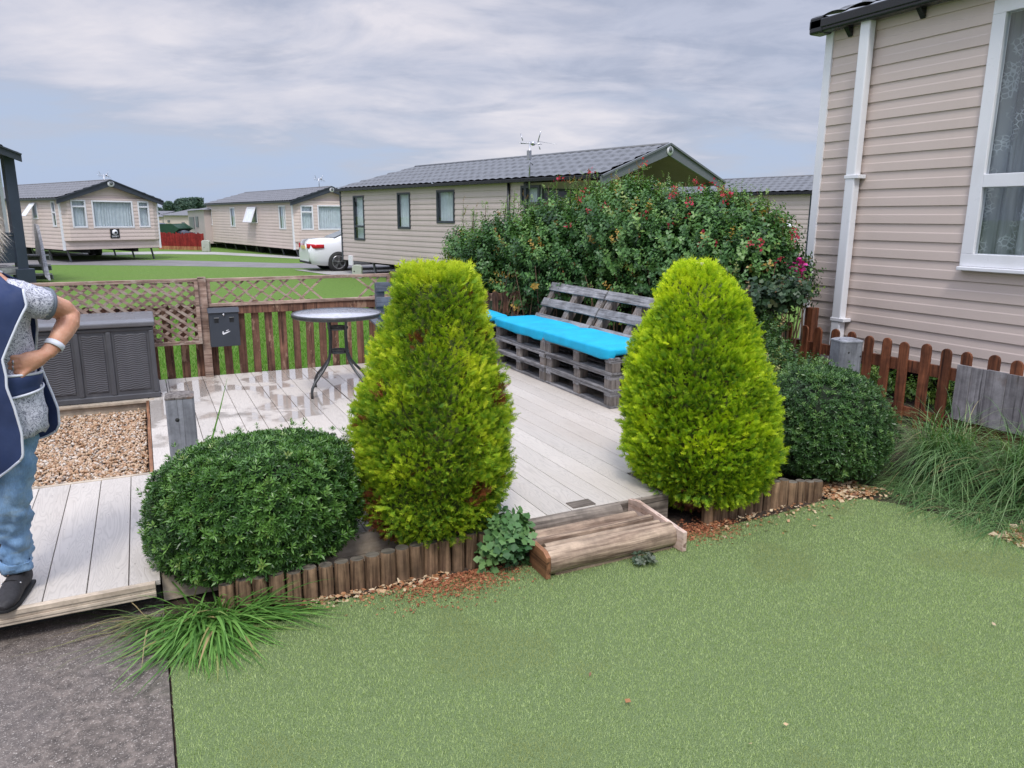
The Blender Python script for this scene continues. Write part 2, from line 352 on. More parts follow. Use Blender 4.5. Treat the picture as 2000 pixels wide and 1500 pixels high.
M['asphalt'] = paint('asphalt', (0.17, 0.16, 0.16), 0.8, 0.2, 0.8, bs=0.3, dirt=((0.27, 0.25, 0.22), 0.5))
M['concrete'] = paint('concrete', (0.36, 0.35, 0.33), 0.8, 0.2, 0.8, bs=0.3, dirt=((0.2, 0.19, 0.17), 0.5))
def strip(name, pts, z, mat, kind='structure'):
    b_ = MB(); P = [ground(x, y, z) for x, y in pts]; b_.add(P, [tuple(range(len(P)))]); o = b_.build(name, mat); tag(o, kind=kind); return o
rd = lambda pts: [ground(x, y, GZ) for x, y in pts]
strip('road', [(-400, 530), (70, 517), (330, 519), (600, 524), (900, 530), (900, 516), (560, 514), (330, 508), (60, 507), (-400, 512)], GZ+0.004, M['asphalt'])
strip('road', [(60, 501), (320, 496), (420, 497), (640, 508), (900, 513), (900, 508), (640, 503), (420, 492), (310, 491), (60, 496)], GZ+0.008, M['concrete'])
strip('car_park', [(575, 527), (640, 536), (720, 540), (1200, 560), (1200, 524), (700, 524)], GZ+0.012, M['concrete'])

# raised garden plinth: soil under deck, turf and beds
def m_soil():
    m, t, b = newmat('soil'); c = N(t, 'ShaderNodeTexCoord').outputs['Object']
    n1 = noisen(t, c, 30, 6, 0.7); n2 = noisen(t, c, 120, 3)
    col = ramp(t, n1, [(0.3, (0.02, 0.013, 0.009)), (0.6, (0.06, 0.038, 0.025)), (0.75, (0.16, 0.10, 0.065))])
    L(t, col, b.inputs['Base Color']); b.inputs['Roughness'].default_value = 0.95; bump(t, n1, 0.8, 0.02, b); return m
M['soil'] = m_soil()
g = MB()
def soilz(x, y): return -0.014 + 0.02*noise.noise(Vector((x*5, y*5, 3)))*(1 if (y > 3.12 or x > 4.2) else 0)
g.grid(lambda u, v: (lambda x, y: (x, y, soilz(x, y)))(-0.05+9.0*u, -3+10.82*v), 121, 151)
g.b2((-3.5, -3, GZ-0.2), (8.95, 7.82, -0.05))
tag(g.build('flower_bed', M['soil']), kind='structure')

def m_paving():
    m, t, b = newmat('paving'); c = N(t, 'ShaderNodeTexCoord').outputs['Object']
    n1 = noisen(t, c, 1.6, 5, 0.6); n2 = noisen(t, c, 26, 8, 0.75); n3 = noisen(t, c, 150, 4, 0.7)
    col = ramp(t, n2, [(0.30, (0.04, 0.032, 0.027)), (0.5, (0.12, 0.098, 0.083)), (0.68, (0.24, 0.195, 0.165))])
    col = mix(t, ramp(t, n1, [(0.42, 0), (0.62, 0.65)]), col, (0.14, 0.118, 0.105))
    col = mix(t, ramp(t, n3, [(0.58, 0), (0.64, 0.8)]), col, (0.48, 0.43, 0.38))
    col = mix(t, ramp(t, noisen(t, c, 4, 5), [(0.6, 0), (0.72, 0.4)]), col, (0.085, 0.09, 0.05))
    L(t, col, b.inputs['Base Color'])
    L(t, ramp(t, n1, [(0.40, 0.8), (0.60, 0.38)]), b.inputs['Roughness'])
    bump(t, mathn(t, 'ADD', n2, mathn(t, 'MULTIPLY', n3, 0.5)), 0.8, 0.006, b); return m
g = MB()
for x0, x1 in ((-3.4, -0.052),):
    for y0, y1 in ((-3, 0.6), (0.602, 3.7)): g.b2((x0, y0, -0.049), (x1, y1, 0.0))
tag(g.build('paving', m_paving(), bevel=0.003), kind='structure')

# ------------------------------------------------------------------ deck
def m_deck(name='deck_board'):
    m, t, b = newmat(name); ge = N(t, 'ShaderNodeNewGeometry'); c = ge.outputs['Position']
    off = N(t, 'ShaderNodeVectorMath', operation='MULTIPLY_ADD'); L(t, ge.outputs['Random Per Island'], off.inputs[0]); off.inputs[1].default_value = (7, 13, 5); L(t, c, off.inputs[2])
    v = off.outputs[0]
    g1 = noisen(t, mapping(t, v, (1, 0.16, 1)), 7, 3, 0.5, 0.6)
    w = N(t, 'ShaderNodeMath', operation='SINE'); L(t, mathn(t, 'MULTIPLY', g1, 150), w.inputs[0])
    ln = ramp(t, mathn(t, 'ADD', mathn(t, 'MULTIPLY', w.outputs[0], 0.5), 0.5), [(0.0, 0.87), (0.35, 1.0), (1, 1.01)])
    st = noisen(t, mapping(t, c, (1, 0.35, 1)), 1.7, 7, 0.65); st2 = noisen(t, c, 0.7, 3)
    col = mix(t, 1.0, (0.52, 0.47, 0.415), ln, 'MULTIPLY')
    col = mix(t, 1.0, col, ramp(t, ge.outputs['Random Per Island'], [(0, 0.9), (1, 1.05)]), 'MULTIPLY')
    sep = N(t, 'ShaderNodeSeparateXYZ'); L(t, c, sep.inputs[0])
    # walked-on dirt towards the sofa side, as a stain with its own edge
    col = mix(t, ramp(t, mathn(t, 'ADD', st, mathn(t, 'MULTIPLY', sep.outputs[0], 0.06)), [(0.56, 0), (0.82, 0.55)]), col, (0.40, 0.335, 0.27))
    dots = noisen(t, c, 55, 2, 0.4); col = mix(t, ramp(t, dots, [(0.74, 0), (0.77, 0.7)]), col, (0.12, 0.1, 0.08))
    # puddles of rain at the fence end
    pn = noisen(t, c, 1.9, 4, 0.5, 0.3)
    yy = N(t, 'ShaderNodeMapRange'); yy.inputs[1].default_value = 4.4; yy.inputs[2].default_value = 6.3; yy.inputs[3].default_value = -0.16; yy.inputs[4].default_value = 0.085; L(t, sep.outputs[1], yy.inputs[0])
    xx = N(t, 'ShaderNodeMapRange'); xx.inputs[1].default_value = 2.1; xx.inputs[2].default_value = 2.7; xx.inputs[3].default_value = 0; xx.inputs[4].default_value = -.2; L(t, sep.outputs[0], xx.inputs[0]); pn = mathn(t, 'ADD', pn, xx.outputs[0])
    wet = ramp(t, mathn(t, 'ADD', pn, yy.outputs[0]), [(0.555, 0), (0.62, 1)])
    col = mix(t, mathn(t, 'MULTIPLY', wet, 0.28), col, (0.33, 0.28, 0.235))
    L(t, col, b.inputs['Base Color'])
    L(t, wet, b.inputs['Coat Weight']); b.inputs['Coat Roughness'].default_value = 0.045; b.inputs['Coat IOR'].default_value = 1.45
    rr = mix(t, wet, ramp(t, st2, [(0.35, 0.62), (0.65, 0.36)]), (0.035, 0.035, 0.035)); L(t, rr, b.inputs['Roughness'])
    bm = N(t, 'ShaderNodeBump'); bm.inputs['Distance'].default_value = 0.001; L(t, mathn(t, 'MULTIPLY', mathn(t, 'SUBTRACT', 1.0, wet), 0.35), bm.inputs['Strength']); L(t, w.outputs[0], bm.inputs['Height']); L(t, bm.outputs[0], b.inputs['Normal'])
    return m
DZ = 0.15; BT = 0.024; GAP = 0.0038
M['deck'] = m_deck()
M['trim_cream'] = wood('trim_cream', (0.55, 0.48, 0.38), (0.42, 0.35, 0.27), 'y', 0.6, gs=12, bs=0.15)
M['fascia_cream'] = wood('fascia_cream', (0.58, 0.49, 0.38), (0.45, 0.36, 0.27), 'x', 0.6, gs=12, bs=0.15)
g = MB()
def boards(x0, x1, y0, y1, pitch=0.154, phase=0.123):
    k = math.floor((x0-phase)/pitch)
    while phase+k*pitch < x1-0.01:
        a = max(phase+k*pitch+GAP/2, x0); b_ = min(phase+(k+1)*pitch-GAP/2, x1); k += 1
        if b_-a > 0.012: g.b2((a, y0, DZ-BT), (b_, y1, DZ))
boards(-3.2, -0.055, 3.345, 4.865, 0.159, -0.178)        # walkway
boards(-3.2, -0.06, 7.0, 7.79, 0.154, 0.123)              # ledge that carries the storage box
boards(0.105, 1.50, 3.46, 7.79); boards(1.50, 2.585, 3.245, 7.79); boards(2.585, 4.425, 3.62, 8.2)
g.b2((-0.05, 3.46, DZ-BT), (0.10, 7.79, DZ))
tag(g.build('deck', M['deck'], bevel=0.002), kind='structure')
g = MB(); g.b2((-3.2, 3.47, -0.01), (-0.06, 4.80, 0.12)); g.b2((0.0, 3.6, -0.01), (4.36, 7.76, 0.12)); g.b2((1.55, 3.3, -0.01), (2.55, 3.61, 0.12)); g.b2((-3.2, 7.03, -0.05), (-0.01, 7.76, 0.12)); g.b2((2.6, 7.77, -0.2), (4.36, 8.15, 0.12))
tag(g.build('deck_joists', M['dark_void']), kind='structure')
g = MB()
for i, (z0, z1, dy) in enumerate(((0.128, 0.1505, 0.0), (0.1135, 0.1275, 0.004), (0.099, 0.113, 0.001), (0.084, 0.0985, 0.005))): g.b2((-3.2, 3.312+dy, z0), (-0.075, 3.342, z1))
tag(g.build('deck_nosing', M['fascia_cream'], bevel=0.002), kind='structure')
g = MB(); g.b2((-3.2, 4.87, 0.06), (-0.055, 4.90, 0.1515)); g.b2((-3.2, 6.965, 0.03), (-0.01, 6.995, 0.128)); g.b2((-3.2, 6.94, 0.129), (-0.01, 6.995, 0.1515))
tag(g.build('deck_edge_board', M['fascia_cream'], bevel=0.002), kind='structure')
g = MB(); g.b2((-0.075, 4.905, 0.03), (-0.053, 6.935, 0.148))
tag(g.build('deck_edge_board', M['plank_end'], bevel=0.002), kind='structure')
g = MB(); g.b2((1.50, 3.215, 0.0), (2.60, 3.241, 0.147)); g.b2((2.588, 3.242, 0.0), (2.61, 3.60, 0.146)); g.b2((2.612, 3.59, 0), (4.43, 3.616, 0.146))
tag(g.build('deck_edge_board', M['step_old'], bevel=0.002), kind='structure')
g = MB(); g.b2((-0.05, 3.434, 0.0), (1.498, 3.458, 0.148)); tag(g.build('deck_edge_board', M['fascia_cream'], bevel=0.002), kind='structure')
# slate-grey square of old board let into the deck by the step
g = MB(); g.b2((1.99, 3.262, DZ+0.0005), (2.135, 3.345, DZ+0.005)); o = g.build('wooden_tile', M['step_old'], bevel=0.001)
tag(o, 'small dark weathered wooden square lying on the pale deck behind the log step', 'wooden tile')

# ------------------------------------------------------------------ gravel
ICO = None
def ico():
    import bmesh
    bm = bmesh.new(); bmesh.ops.create_icosphere(bm, subdivisions=1, radius=1); V = np.array([v.co[:] for v in bm.verts]); Fa = np.array([[v.index for v in f.verts] for f in bm.faces]); bm.free(); return V, Fa
IV, IF = ico()
def stones(n, region, z0, size, flat=0.6, mound=0.0, seed=1):
    R = np.random.default_rng(seed); P = region(n, R); n = len(P)
    A = R.normal(size=(n, 3, 3)); Q = np.linalg.qr(A)[0]
    sc = size*(0.6+0.9*R.random((n, 1, 1)))*np.stack([1+0.3*R.random(n), 0.6+0.35*R.random(n), flat*(0.7+0.4*R.random(n))], 1)[:, None, :]
    V = (IV[None]*(1+0.22*R.normal(size=(n, len(IV), 1)))*sc)@Q
    pos = np.column_stack([P, z0+R.random(n)*mound]); V = V+pos[:, None]
    Fa = IF[None]+(np.arange(n)*len(IV))[:, None, None]
    return V.reshape(-1, 3), Fa.reshape(-1, 3), {'tint': np.repeat(R.random(n), len(IV)), 'tip': np.zeros(n*len(IV))}
M['pebble'] = leafmat('pebble', [(0, (0.26, 0.13, 0.06)), (0.2, (0.42, 0.27, 0.16)), (0.45, (0.50, 0.37, 0.25)), (0.65, (0.44, 0.26, 0.15)), (0.85, (0.62, 0.55, 0.47)), (1, (0.2, 0.15, 0.12))], 0.6, 0, 0.4)
g = MB(); g.b2((-2.2, 4.902, 0.0), (-0.077, 6.96, 0.04)); tag(g.build('gravel_bed', M['soil']), kind='structure')
V, Fa, A = stones(22000, lambda n, R: np.column_stack([-2.19+2.10*R.random(n), 4.91+2.04*R.random(n)]), 0.05, 0.0102, 0.6, 0.024)
tag(np_obj('gravel', V, Fa, M['pebble'], attrs=A), 'bed of small tan and orange pebbles in front of the dark storage box', 'gravel', kind='stuff')

# ------------------------------------------------------------------ artificial turf
TURF = [(-0.04, -3.0), (-0.045, 3.0), (0.1, 3.06), (0.35, 3.12), (0.75, 3.09), (1.45, 3.07), (1.6, 3.13), (2.45, 3.12), (2.6, 2.98), (3.2, 2.98), (3.7, 3.02), (3.9, 2.93), (4.0, 2.79), (4.1, 2.52), (4.14, 2.29), (4.1, 2.05), (4.02, 1.7), (3.95, -3.0)]
def inpoly(P, poly):
    x, y = P[:, 0], P[:, 1]; r = np.zeros(len(P), bool); n = len(poly)
    for i in range(n):
        (x1, y1), (x2, y2) = poly[i], poly[(i+1) % n]
        with np.errstate(divide='ignore', invalid='ignore'): c = ((y1 > y) != (y2 > y)) & (x < (x2-x1)*(y-y1)/(y2-y1+1e-12)+x1)
        r ^= c
    return r
m, t, b = newmat('turf_base'); c = N(t, 'ShaderNodeTexCoord').outputs['Object']
L(t, ramp(t, noisen(t, c, 200, 3, 0.7), [(0.35, (0.055, 0.085, 0.028)), (0.65, (0.165, 0.22, 0.085))]), b.inputs['Base Color']); b.inputs['Roughness'].default_value = 0.9; M['turf_base'] = m
g = MB(); g.add([(x, y, 0.002) for x, y in TURF], [tuple(range(len(TURF)))]); tag(g.build('turf', M['turf_base']), kind='structure')
def blades(P, h, w, lean, rng, seg=1, curve=0.4, zf=None, hv=0.35):
    """short blades: one triangle (seg=1) or a bent strip"""
    n = len(P); az = rng.random(n)*2*pi; ln = lean*(0.3+rng.random(n)); hh = h*(1-hv+2*hv*rng.random(n))
    d = np.column_stack([np.cos(az)*ln, np.sin(az)*ln, np.ones(n)]); d /= np.linalg.norm(d, axis=1, keepdims=True)
    fa = rng.random(n)*pi; s = np.column_stack([np.cos(fa), np.sin(fa), np.zeros(n)])*w/2
    base = np.column_stack([P, np.zeros(n) if zf is None else zf])
    V = np.stack([base-s, base+s, base+d*hh[:, None]], 1); Fa = np.arange(n*3).reshape(n, 3)
    return V.reshape(-1, 3), Fa, {'tint': np.repeat(rng.random(n), 3), 'tip': np.tile([0., 0, 1], n)}
M['turf'] = leafmat('turf_blade', [(0, (0.19, 0.27, 0.085)), (0.3, (0.38, 0.48, 0.19)), (0.7, (0.47, 0.57, 0.245)), (1, (0.56, 0.64, 0.32))], 0.55, 0.25, 0.3, patch=((0.37, 0.42, 0.17), 0.55), pscale=1.3)
R1 = np.random.default_rng(3); parts = []
for (x0, x1, y0, y1, dens, h, w) in ((-0.1, 4.2, 1.0, 2.0, 36000, 0.012, 0.0024), (-0.1, 4.2, 2.0, 3.2, 29000, 0.0125, 0.0027), (0.8, 4.2, 0.2, 1.0, 26000, 0.012, 0.0026)):
    n = int(dens*(x1-x0)*(y1-y0)); P = np.column_stack([x0+(x1-x0)*R1.random(n), y0+(y1-y0)*R1.random(n)])
    P = P[inpoly(P, TURF)]
    # keep what the garden camera or one stepped to the side can see
    lat = P[:, 0]*cos(YAW)-P[:, 1]*sin(YAW); fw = P[:, 0]*sin(YAW)+P[:, 1]*cos(YAW); P = P[(fw > 1.0) & (np.abs(lat) < fw*0.85+0.8)]
    parts.append(blades(P, h, w, 0.65, R1))
V, Fa, A = merge(parts)
tag(np_obj('artificial_grass', V, Fa, M['turf'], attrs=A), 'short pale green artificial grass covering the foreground', 'artificial grass', kind='stuff')
# rough lawn blades just beyond the back fence
n = 150000; P = np.column_stack([-4+10*R1.random(n), 7.95+8*R1.random(n)**1.6])
V, Fa, A = blades(P, 0.05, 0.008, 0.6, R1, zf=np.full(n, GZ))
M['lawn_blade'] = leafmat('lawn_blade', [(0, (0.06, 0.16, 0.015)), (0.5, (0.11, 0.26, 0.03)), (0.9, (0.18, 0.34, 0.06)), (1, (0.32, 0.33, 0.1))], 0.6, 0.3, 0.2)
tag(np_obj('lawn_grass', V, Fa, M['lawn_blade'], attrs=A), 'bright green mown lawn beyond the back picket fence', 'grass', kind='stuff')
# leaf litter and bark chips along the edgings
def litter(n, region, z, size, seed):
    R = np.random.default_rng(seed); P = region(n, R); n = len(P)
    tv = np.array([[-.35, 0, 0], [0, .05, -.5], [.35, 0, 0], [0, .05, .6]]); tf = np.array([[0, 1, 2, 3]])
    pos = np.column_stack([P, z+0.012*R.random(n)]); d = np.column_stack([R.normal(size=(n, 2)), R.normal(size=n)*0.25])
    V, Fa, A = scatter(tv, tf, np.zeros(4), pos, d, size*(0.4+R.random(n)), face=np.tile([0, 0, 1.0], (n, 1)))
    return V, Fa, A
M['litter'] = leafmat('litter', [(0, (0.30, 0.12, 0.05)), (0.3, (0.42, 0.22, 0.11)), (0.55, (0.55, 0.4, 0.24)), (0.8, (0.62, 0.5, 0.34)), (1, (0.18, 0.07, 0.04))], 0.7, 0.1, 0.2)
M['litter_red'] = leafmat('litter_red', [(0, (0.20, 0.06, 0.03)), (0.5, (0.33, 0.12, 0.06)), (1, (0.42, 0.2, 0.10))], 0.8, 0.1, 0.2)
L1 = merge([litter(450, lambda n, R: np.column_stack([0.3+0.9*R.random(n), 3.14-0.10*R.random(n)**2]), 0.0, 0.024, 4),
            litter(330, lambda n, R: np.column_stack([2.7+1.5*R.random(n), 3.04-np.abs(R.normal(size=n))*0.09]), 0.006, 0.022, 5),
            litter(700, lambda n, R: np.column_stack([3.7+0.4*R.random(n), 2.95+0.3*R.random(n)]), 0.0, 0.03, 6),
            litter(900, lambda n, R: np.column_stack([4.05+0.5*R.random(n), 1.75+0.5*R.random(n)]), 0.0, 0.05, 7),
            litter(7, lambda n, R: np.column_stack([0.2+3.7*R.random(n), 1.2+1.9*R.random(n)]), 0.012, 0.022, 8)])
tag(np_obj('leaf_litter', *L1[:2], M['litter'], attrs=L1[2]), 'scattered dry leaves and bark chips along the edge of the artificial grass', 'leaf litter', kind='stuff')
L2 = merge([litter(3000, lambda n, R: np.column_stack([1.22+R.normal(size=n)*0.17, 3.10-np.abs(R.normal(size=n))*0.10]), 0.0, 0.013, 9),
            litter(1500, lambda n, R: np.column_stack([2.68+R.normal(size=n)*0.12, 2.99+R.normal(size=n)*0.07]), 0.0, 0.013, 10)])
tag(np_obj('needle_litter', *L2[:2], M['litter_red'], attrs=L2[2]), 'rust brown conifer needles dropped on the turf below the left golden conifer and beside the step', 'needle litter', kind='stuff')

# ------------------------------------------------------------------ back fence, trellises
def picket(mb, x, y, z0, z1, w, th, axis='x'):
    n = 8; pts = [(-w/2, z0), (w/2, z0), (w/2, z1-w/2)]+[(w/2*cos(a), z1-w/2+w/2*sin(a)) for a in [pi*k/n for k in range(1, n)]]+[(-w/2, z1-w/2)]
    if axis == 'x': mb.prism(pts, (x, y-th/2, 0), (1, 0, 0), (0, 0, 1), (0, th, 0))
    else: mb.prism(pts, (x-th/2, y, 0), (0, 1, 0), (0, 0, 1), (th, 0, 0))
fr = empty('picket_fence', (0.5, 7.84, 0), 0, 'old brown picket fence with flaking paint along the back of the deck', 'fence')
X = -1.72; i = 0
while X < 4.3:
    g = MB(); z1 = 0.865 + random.uniform(-.015, .015); picket(g, 0, 0, -0.21, z1, random.uniform(.068, .08), 0.018)
    o = g.build('picket', M['picket_old'], fr, local=True, bevel=0.003); o.location = (X-0.5, 0.0, 0); o.rotation_euler = (0, random.uniform(-.015, .015), 0); X += 0.1345
g = MB(); g.b2((-1.8, 7.852, 0.752), (4.35, 7.885, 0.835)); g.build('rail', M['picket_old'], fr, bevel=0.003)
g = MB(); g.b2((0.52, 7.795, 0.752), (2.42, 7.826, 0.83)); g.build('rail', M['picket_old'], fr, bevel=0.003)
g = MB(); g.b2((-1.8, 7.852, -0.1), (4.35, 7.885, -0.03)); g.build('rail', M['picket_old'], fr, bevel=0.003)
for X in (0.5, 2.42, 4.3):
    g = MB(); g.b2((X-.037, 7.742, -0.2), (X+.037, 7.792, 1.125)); g.build('post', M['trellis' if X == .5 else 'picket_old'], fr, bevel=0.004)
def clipseg(a, b, x0, x1, z0, z1):
    (ax, az), (bx, bz) = a, b; t0, t1 = 0.0, 1.0; dx, dz = bx-ax, bz-az
    for p, q in ((-dx, ax-x0), (dx, x1-ax), (-dz, az-z0), (dz, z1-az)):
        if abs(p) < 1e-9:
            if q < 0: return None
        else:
            r = q/p
            if p < 0: t0 = max(t0, r)
            else: t1 = min(t1, r)
    return None if t1-t0 < 0.03 else ((ax+dx*t0, az+dz*t0), (ax+dx*t1, az+dz*t1))
def trellis(x0, x1, z0, z1, pitch, w, skip, label, y=7.75, slope=1.0, rag=0.0):
    r = empty('trellis_panel', ((x0+x1)/2, y, z0), 0, label, 'trellis')
    for k, (dy, sl) in enumerate(((0.008, -slope), (0.0, slope))):
        g = MB(); n = int((x1-x0+(z1-z0)/slope)/pitch)+3
        for i in range(-2, n):
            if (k, i) in skip: continue
            xs = x0-(z1-z0)/slope+i*pitch if sl > 0 else x0+i*pitch
            a = (xs, z0) ; b_ = (xs+(z1-z0)/sl, z1) if sl > 0 else (xs-(z1-z0)/slope, z1)
            if rag: b_ = (b_[0]+random.uniform(-rag, rag), b_[1]); a = (a[0]+random.uniform(-rag, rag), a[1])
            c_ = clipseg(a, b_, x0, x1, z0, z1)
            if c_: g.bar((c_[0][0], y-dy*1.0, c_[0][1]), (c_[1][0], y-dy, c_[1][1]), w, 0.0065, up=(0, 1, 0))
        g.build('lattice', M['trellis'], r)
    g = MB(); e = 0.018
    g.b2((x0-.02, y-.02, z1), (x1+.02, y+.02, z1+.032)); g.b2((x0-.02, y-.02, z0-.032), (x1+.02, y+.02, z0)); g.b2((x0-.02, y-.02, z0), (x0+.014, y+.02, z1)); g.b2((x1-.014, y-.02, z0), (x1+.02, y+.02, z1))
    g.build('frame', M['trellis'], r, bevel=0.003)
trellis(-1.62, 0.44, 0.52, 1.085, 0.108, 0.026, (), 'diamond lattice trellis panel fixed on the fence behind the storage box', slope=0.8, y=7.72)
trellis(0.56, 2.36, 0.865, 1.075, 0.155, 0.019, {(0, 9), (0, 10), (0, 8), (1, 8), (1, 9), (1, 10)}, 'low open trellis strip with missing laths above the pickets behind the round table', slope=0.85, y=7.80, rag=0.02)

# ------------------------------------------------------------------ black ash bin on the fence post
ab = empty('cigarette_bin', (0.665, 7.70, 0.455), 0, 'black metal cigarette bin hung on the brown post of the back fence', 'cigarette bin')
g = MB(); g.prism([(7.66, .455), (7.735, .455), (7.735, .82), (7.70, .82), (7.66, .795)], (0.53, 0, 0), (0, 1, 0), (0, 0, 1), (0.272, 0, 0)); g.build('body', M['anthracite'], ab, bevel=0.003)
g = MB(); g.prism([(7.645, .788), (7.655, .783), (7.70, .818), (7.737, .822), (7.737, .83), (7.695, .828)], (0.522, 0, 0), (0, 1, 0), (0, 0, 1), (0.288, 0, 0)); g.build('lid', M['anthracite'], ab, bevel=0.002)
for x in (0.597, 0.735):
    g = MB(); g.b2((x-.02, 7.6585, .69), (x+.02, 7.672, .735)); g.build('slot', M['black_plastic'], ab)
    g = MB(); g.b2((x-.022, 7.650, .735), (x+.022, 7.6595, .741)); g.build('stub_plate', M['steel'], ab)
g = MB(); g.tube([(0.664, 7.648, .768), (0.664, 7.662, .768)], 0.011, 12); g.build('lock', M['steel'], ab)
g = MB(); yy = 7.6575
g.prism([(.640, .585), (.648, .57), (.70, .592), (.716, .604), (.690, .600), (.655, .588), (.652, .606), (.644, .604)], (0, yy, 0), (1, 0, 0), (0, 0, 1), (0, 0.0022, 0)); g.prism([(.672, .604), (.70, .612), (.70, .618), (.678, .612)], (0, yy, 0), (1, 0, 0), (0, 0, 1), (0, 0.0022, 0))
g.build('cigarette_symbol', M['white_pvc'], ab)

# ------------------------------------------------------------------ storage box
def m_rattan():
    m, t, b = newmat('rattan_plastic'); c = N(t, 'ShaderNodeTexCoord').outputs['Object']; s = N(t, 'ShaderNodeSeparateXYZ'); L(t, c, s.inputs[0])
    a = N(t, 'ShaderNodeMath', operation='SINE'); L(t, mathn(t, 'MULTIPLY', s.outputs[0], 70), a.inputs[0])
    zz = mathn(t, 'ADD', mathn(t, 'MULTIPLY', s.outputs[2], 330), mathn(t, 'MULTIPLY', a.outputs[0], 1.6))
    w = N(t, 'ShaderNodeMath', operation='SINE'); L(t, zz, w.inputs[0])
    L(t, mix(t, 1.0, (0.06, 0.06, 0.068), ramp(t, noisen(t, c, 3, 5), [(0.3, 0.8), (0.7, 1.3)]), 'MULTIPLY'), b.inputs['Base Color']); b.inputs['Roughness'].default_value = 0.5
    bump(t, w.outputs[0], 0.45, 0.003, b); return m
M['rattan'] = m_rattan(); M['box_plastic'] = paint('box_plastic', (0.07, 0.071, 0.08), 0.42, 0.2, 3, dirt=((0.2, 0.2, 0.21), 0.3), bs=0.1)
sb = empty('storage_box', (-0.75, 7.3, DZ), 0, 'large dark grey rattan-effect plastic storage box on the deck ledge by the trellis', 'storage box')
g = MB()
for x0, x1 in ((-1.55, 0.03),):
    g.b2((x0, 7.03, 0.165), (x1, 7.60, 0.765))
g.b2((-1.565, 7.012, 0.152), (0.045, 7.61, 0.20)); g.b2((-1.56, 7.018, 0.745), (0.038, 7.61, 0.775))
for xx in (-1.545, -1.04, -0.55, -0.31, 0.015): g.b2((xx-.02, 7.014, 0.20), (xx+.02, 7.05, 0.745))
g.build('body', M['box_plastic'], sb, bevel=0.008)
for x0, x1 in ((-1.50, -1.08), (-1.0, -0.59), (-0.51, -0.35), (-0.27, -0.025)):
    g = MB(); g.b2((x0, 7.021, 0.235), (x1, 7.035, 0.72)); g.build('woven_panel', M['rattan'], sb, bevel=0.004)
g = MB(); g.prism([(6.99, .78), (7.62, .79), (7.62, .83), (7.56, .845), (7.06, .838), (6.985, .82)], (-1.575, 0, 0), (0, 1, 0), (0, 0, 1), (1.625, 0, 0)); M['lid_plastic'] = paint('lid_plastic', (.13, .13, .14), .35, .2, 3); g.build('lid', M['lid_plastic'], sb, bevel=0.01)

# ------------------------------------------------------------------ round table
tb = empty('garden_table', (1.51, 6.56, DZ), 0, 'round glass topped garden table on four bent black legs standing on the deck', 'table')
M['table_metal'] = paint('table_metal', (0.035, 0.038, 0.04), 0.35, 0.3, 20, dirt=((0.1, 0.095, 0.09), 0.6))
m, t, b = newmat('table_glass'); c = N(t, 'ShaderNodeTexCoord').outputs['Object']; vo = noisen(t, c, 70, 4, 0.6)
L(t, ramp(t, noisen(t, c, 25, 6, 0.7), [(0.35, (0.33, 0.34, 0.38)), (0.65, (0.55, 0.55, 0.6))]), b.inputs['Base Color']); b.inputs['Roughness'].default_value = 0.16; bump(t, vo, 0.5, 0.004, b); M['table_glass'] = m
cx0, cy0, R0 = 1.51, 6.56, 0.385
g = MB(); g.tube([(cx0, cy0, .857), (cx0, cy0, .866)], R0-.012, 48); g.build('tabletop', M['table_glass'], tb)
g = MB(); prof_ = [(R0-.016, .848), (R0-.001, .835), (R0+.006, .84), (R0+.008, .862), (R0+.002, .871), (R0-.008, .871), (R0-.013, .865)]
g.grid(lambda u, v: (lambda p, a: (cx0+p[0]*cos(a), cy0+p[0]*sin(a), p[1]))(prof_[round(v*6)], 2*pi*u), 48, 7, closeu=True); g.build('rim', M['table_metal'], tb)
for z in (.735, .525):
    g = MB(); g.grid(lambda u, v: (cx0+(0.083+.008*cos(2*pi*v))*cos(2*pi*u), cy0+(0.083+.008*cos(2*pi*v))*sin(2*pi*u), z+.014*sin(2*pi*v)), 32, 9, closeu=True); g.build('ring', M['table_metal'], tb)
for a in (206, 296, 116, 26):
    a = radians(a+4); c_, s_ = cos(a), sin(a)
    prof2 = [(.33, .152), (.332, .20), (.325, .235), (.29, .285), (.20, .365), (.135, .435), (.11, .49), (.098, .55), (.094, .65), (.096, .74), (.11, .80), (.16, .845), (.34, .851)]
    g = MB(); g.tube([(cx0+r*c_, cy0+r*s_, z) for r, z in prof2], 0.0125, 8); g.build('leg', M['table_metal'], tb)

# ------------------------------------------------------------------ pallet benches
def pallet_mesh(z, x0, x1, y0, y1, h=0.1415, ax='y', nb=6):
    """boards run along y, stringers along x"""
    g = MB(); t_ = 0.022; bw = 0.095; ys = [y0+.05, (y0+y1)/2, y1-.05]; xs = [x0+.05, (x0+x1)/2, x1-.05]
    for x in xs: g.b2((x-.05, y0, z), (x+.05, y1, z+t_))
    for x in xs:
        for y in ys: g.b2((x-.045+random.uniform(-.006, .006), y-.05, z+t_), (x+.045, y+.05, z+h-2*t_), mi=1)
    for y in ys: g.b2((x0, y-.048, z+h-2*t_), (x1, y+.048, z+h-t_), mi=2)
    for k in range(nb):
        x = x0+bw/2+(x1-x0-bw)*k/(nb-1); g.b2((x-bw/2, y0+random.uniform(0, .008), z+h-t_), (x+bw/2, y1-random.uniform(0, .008), z+h))
    return g
PM = [M['pallet_y'], M['pallet_block'], M['pallet_x']]
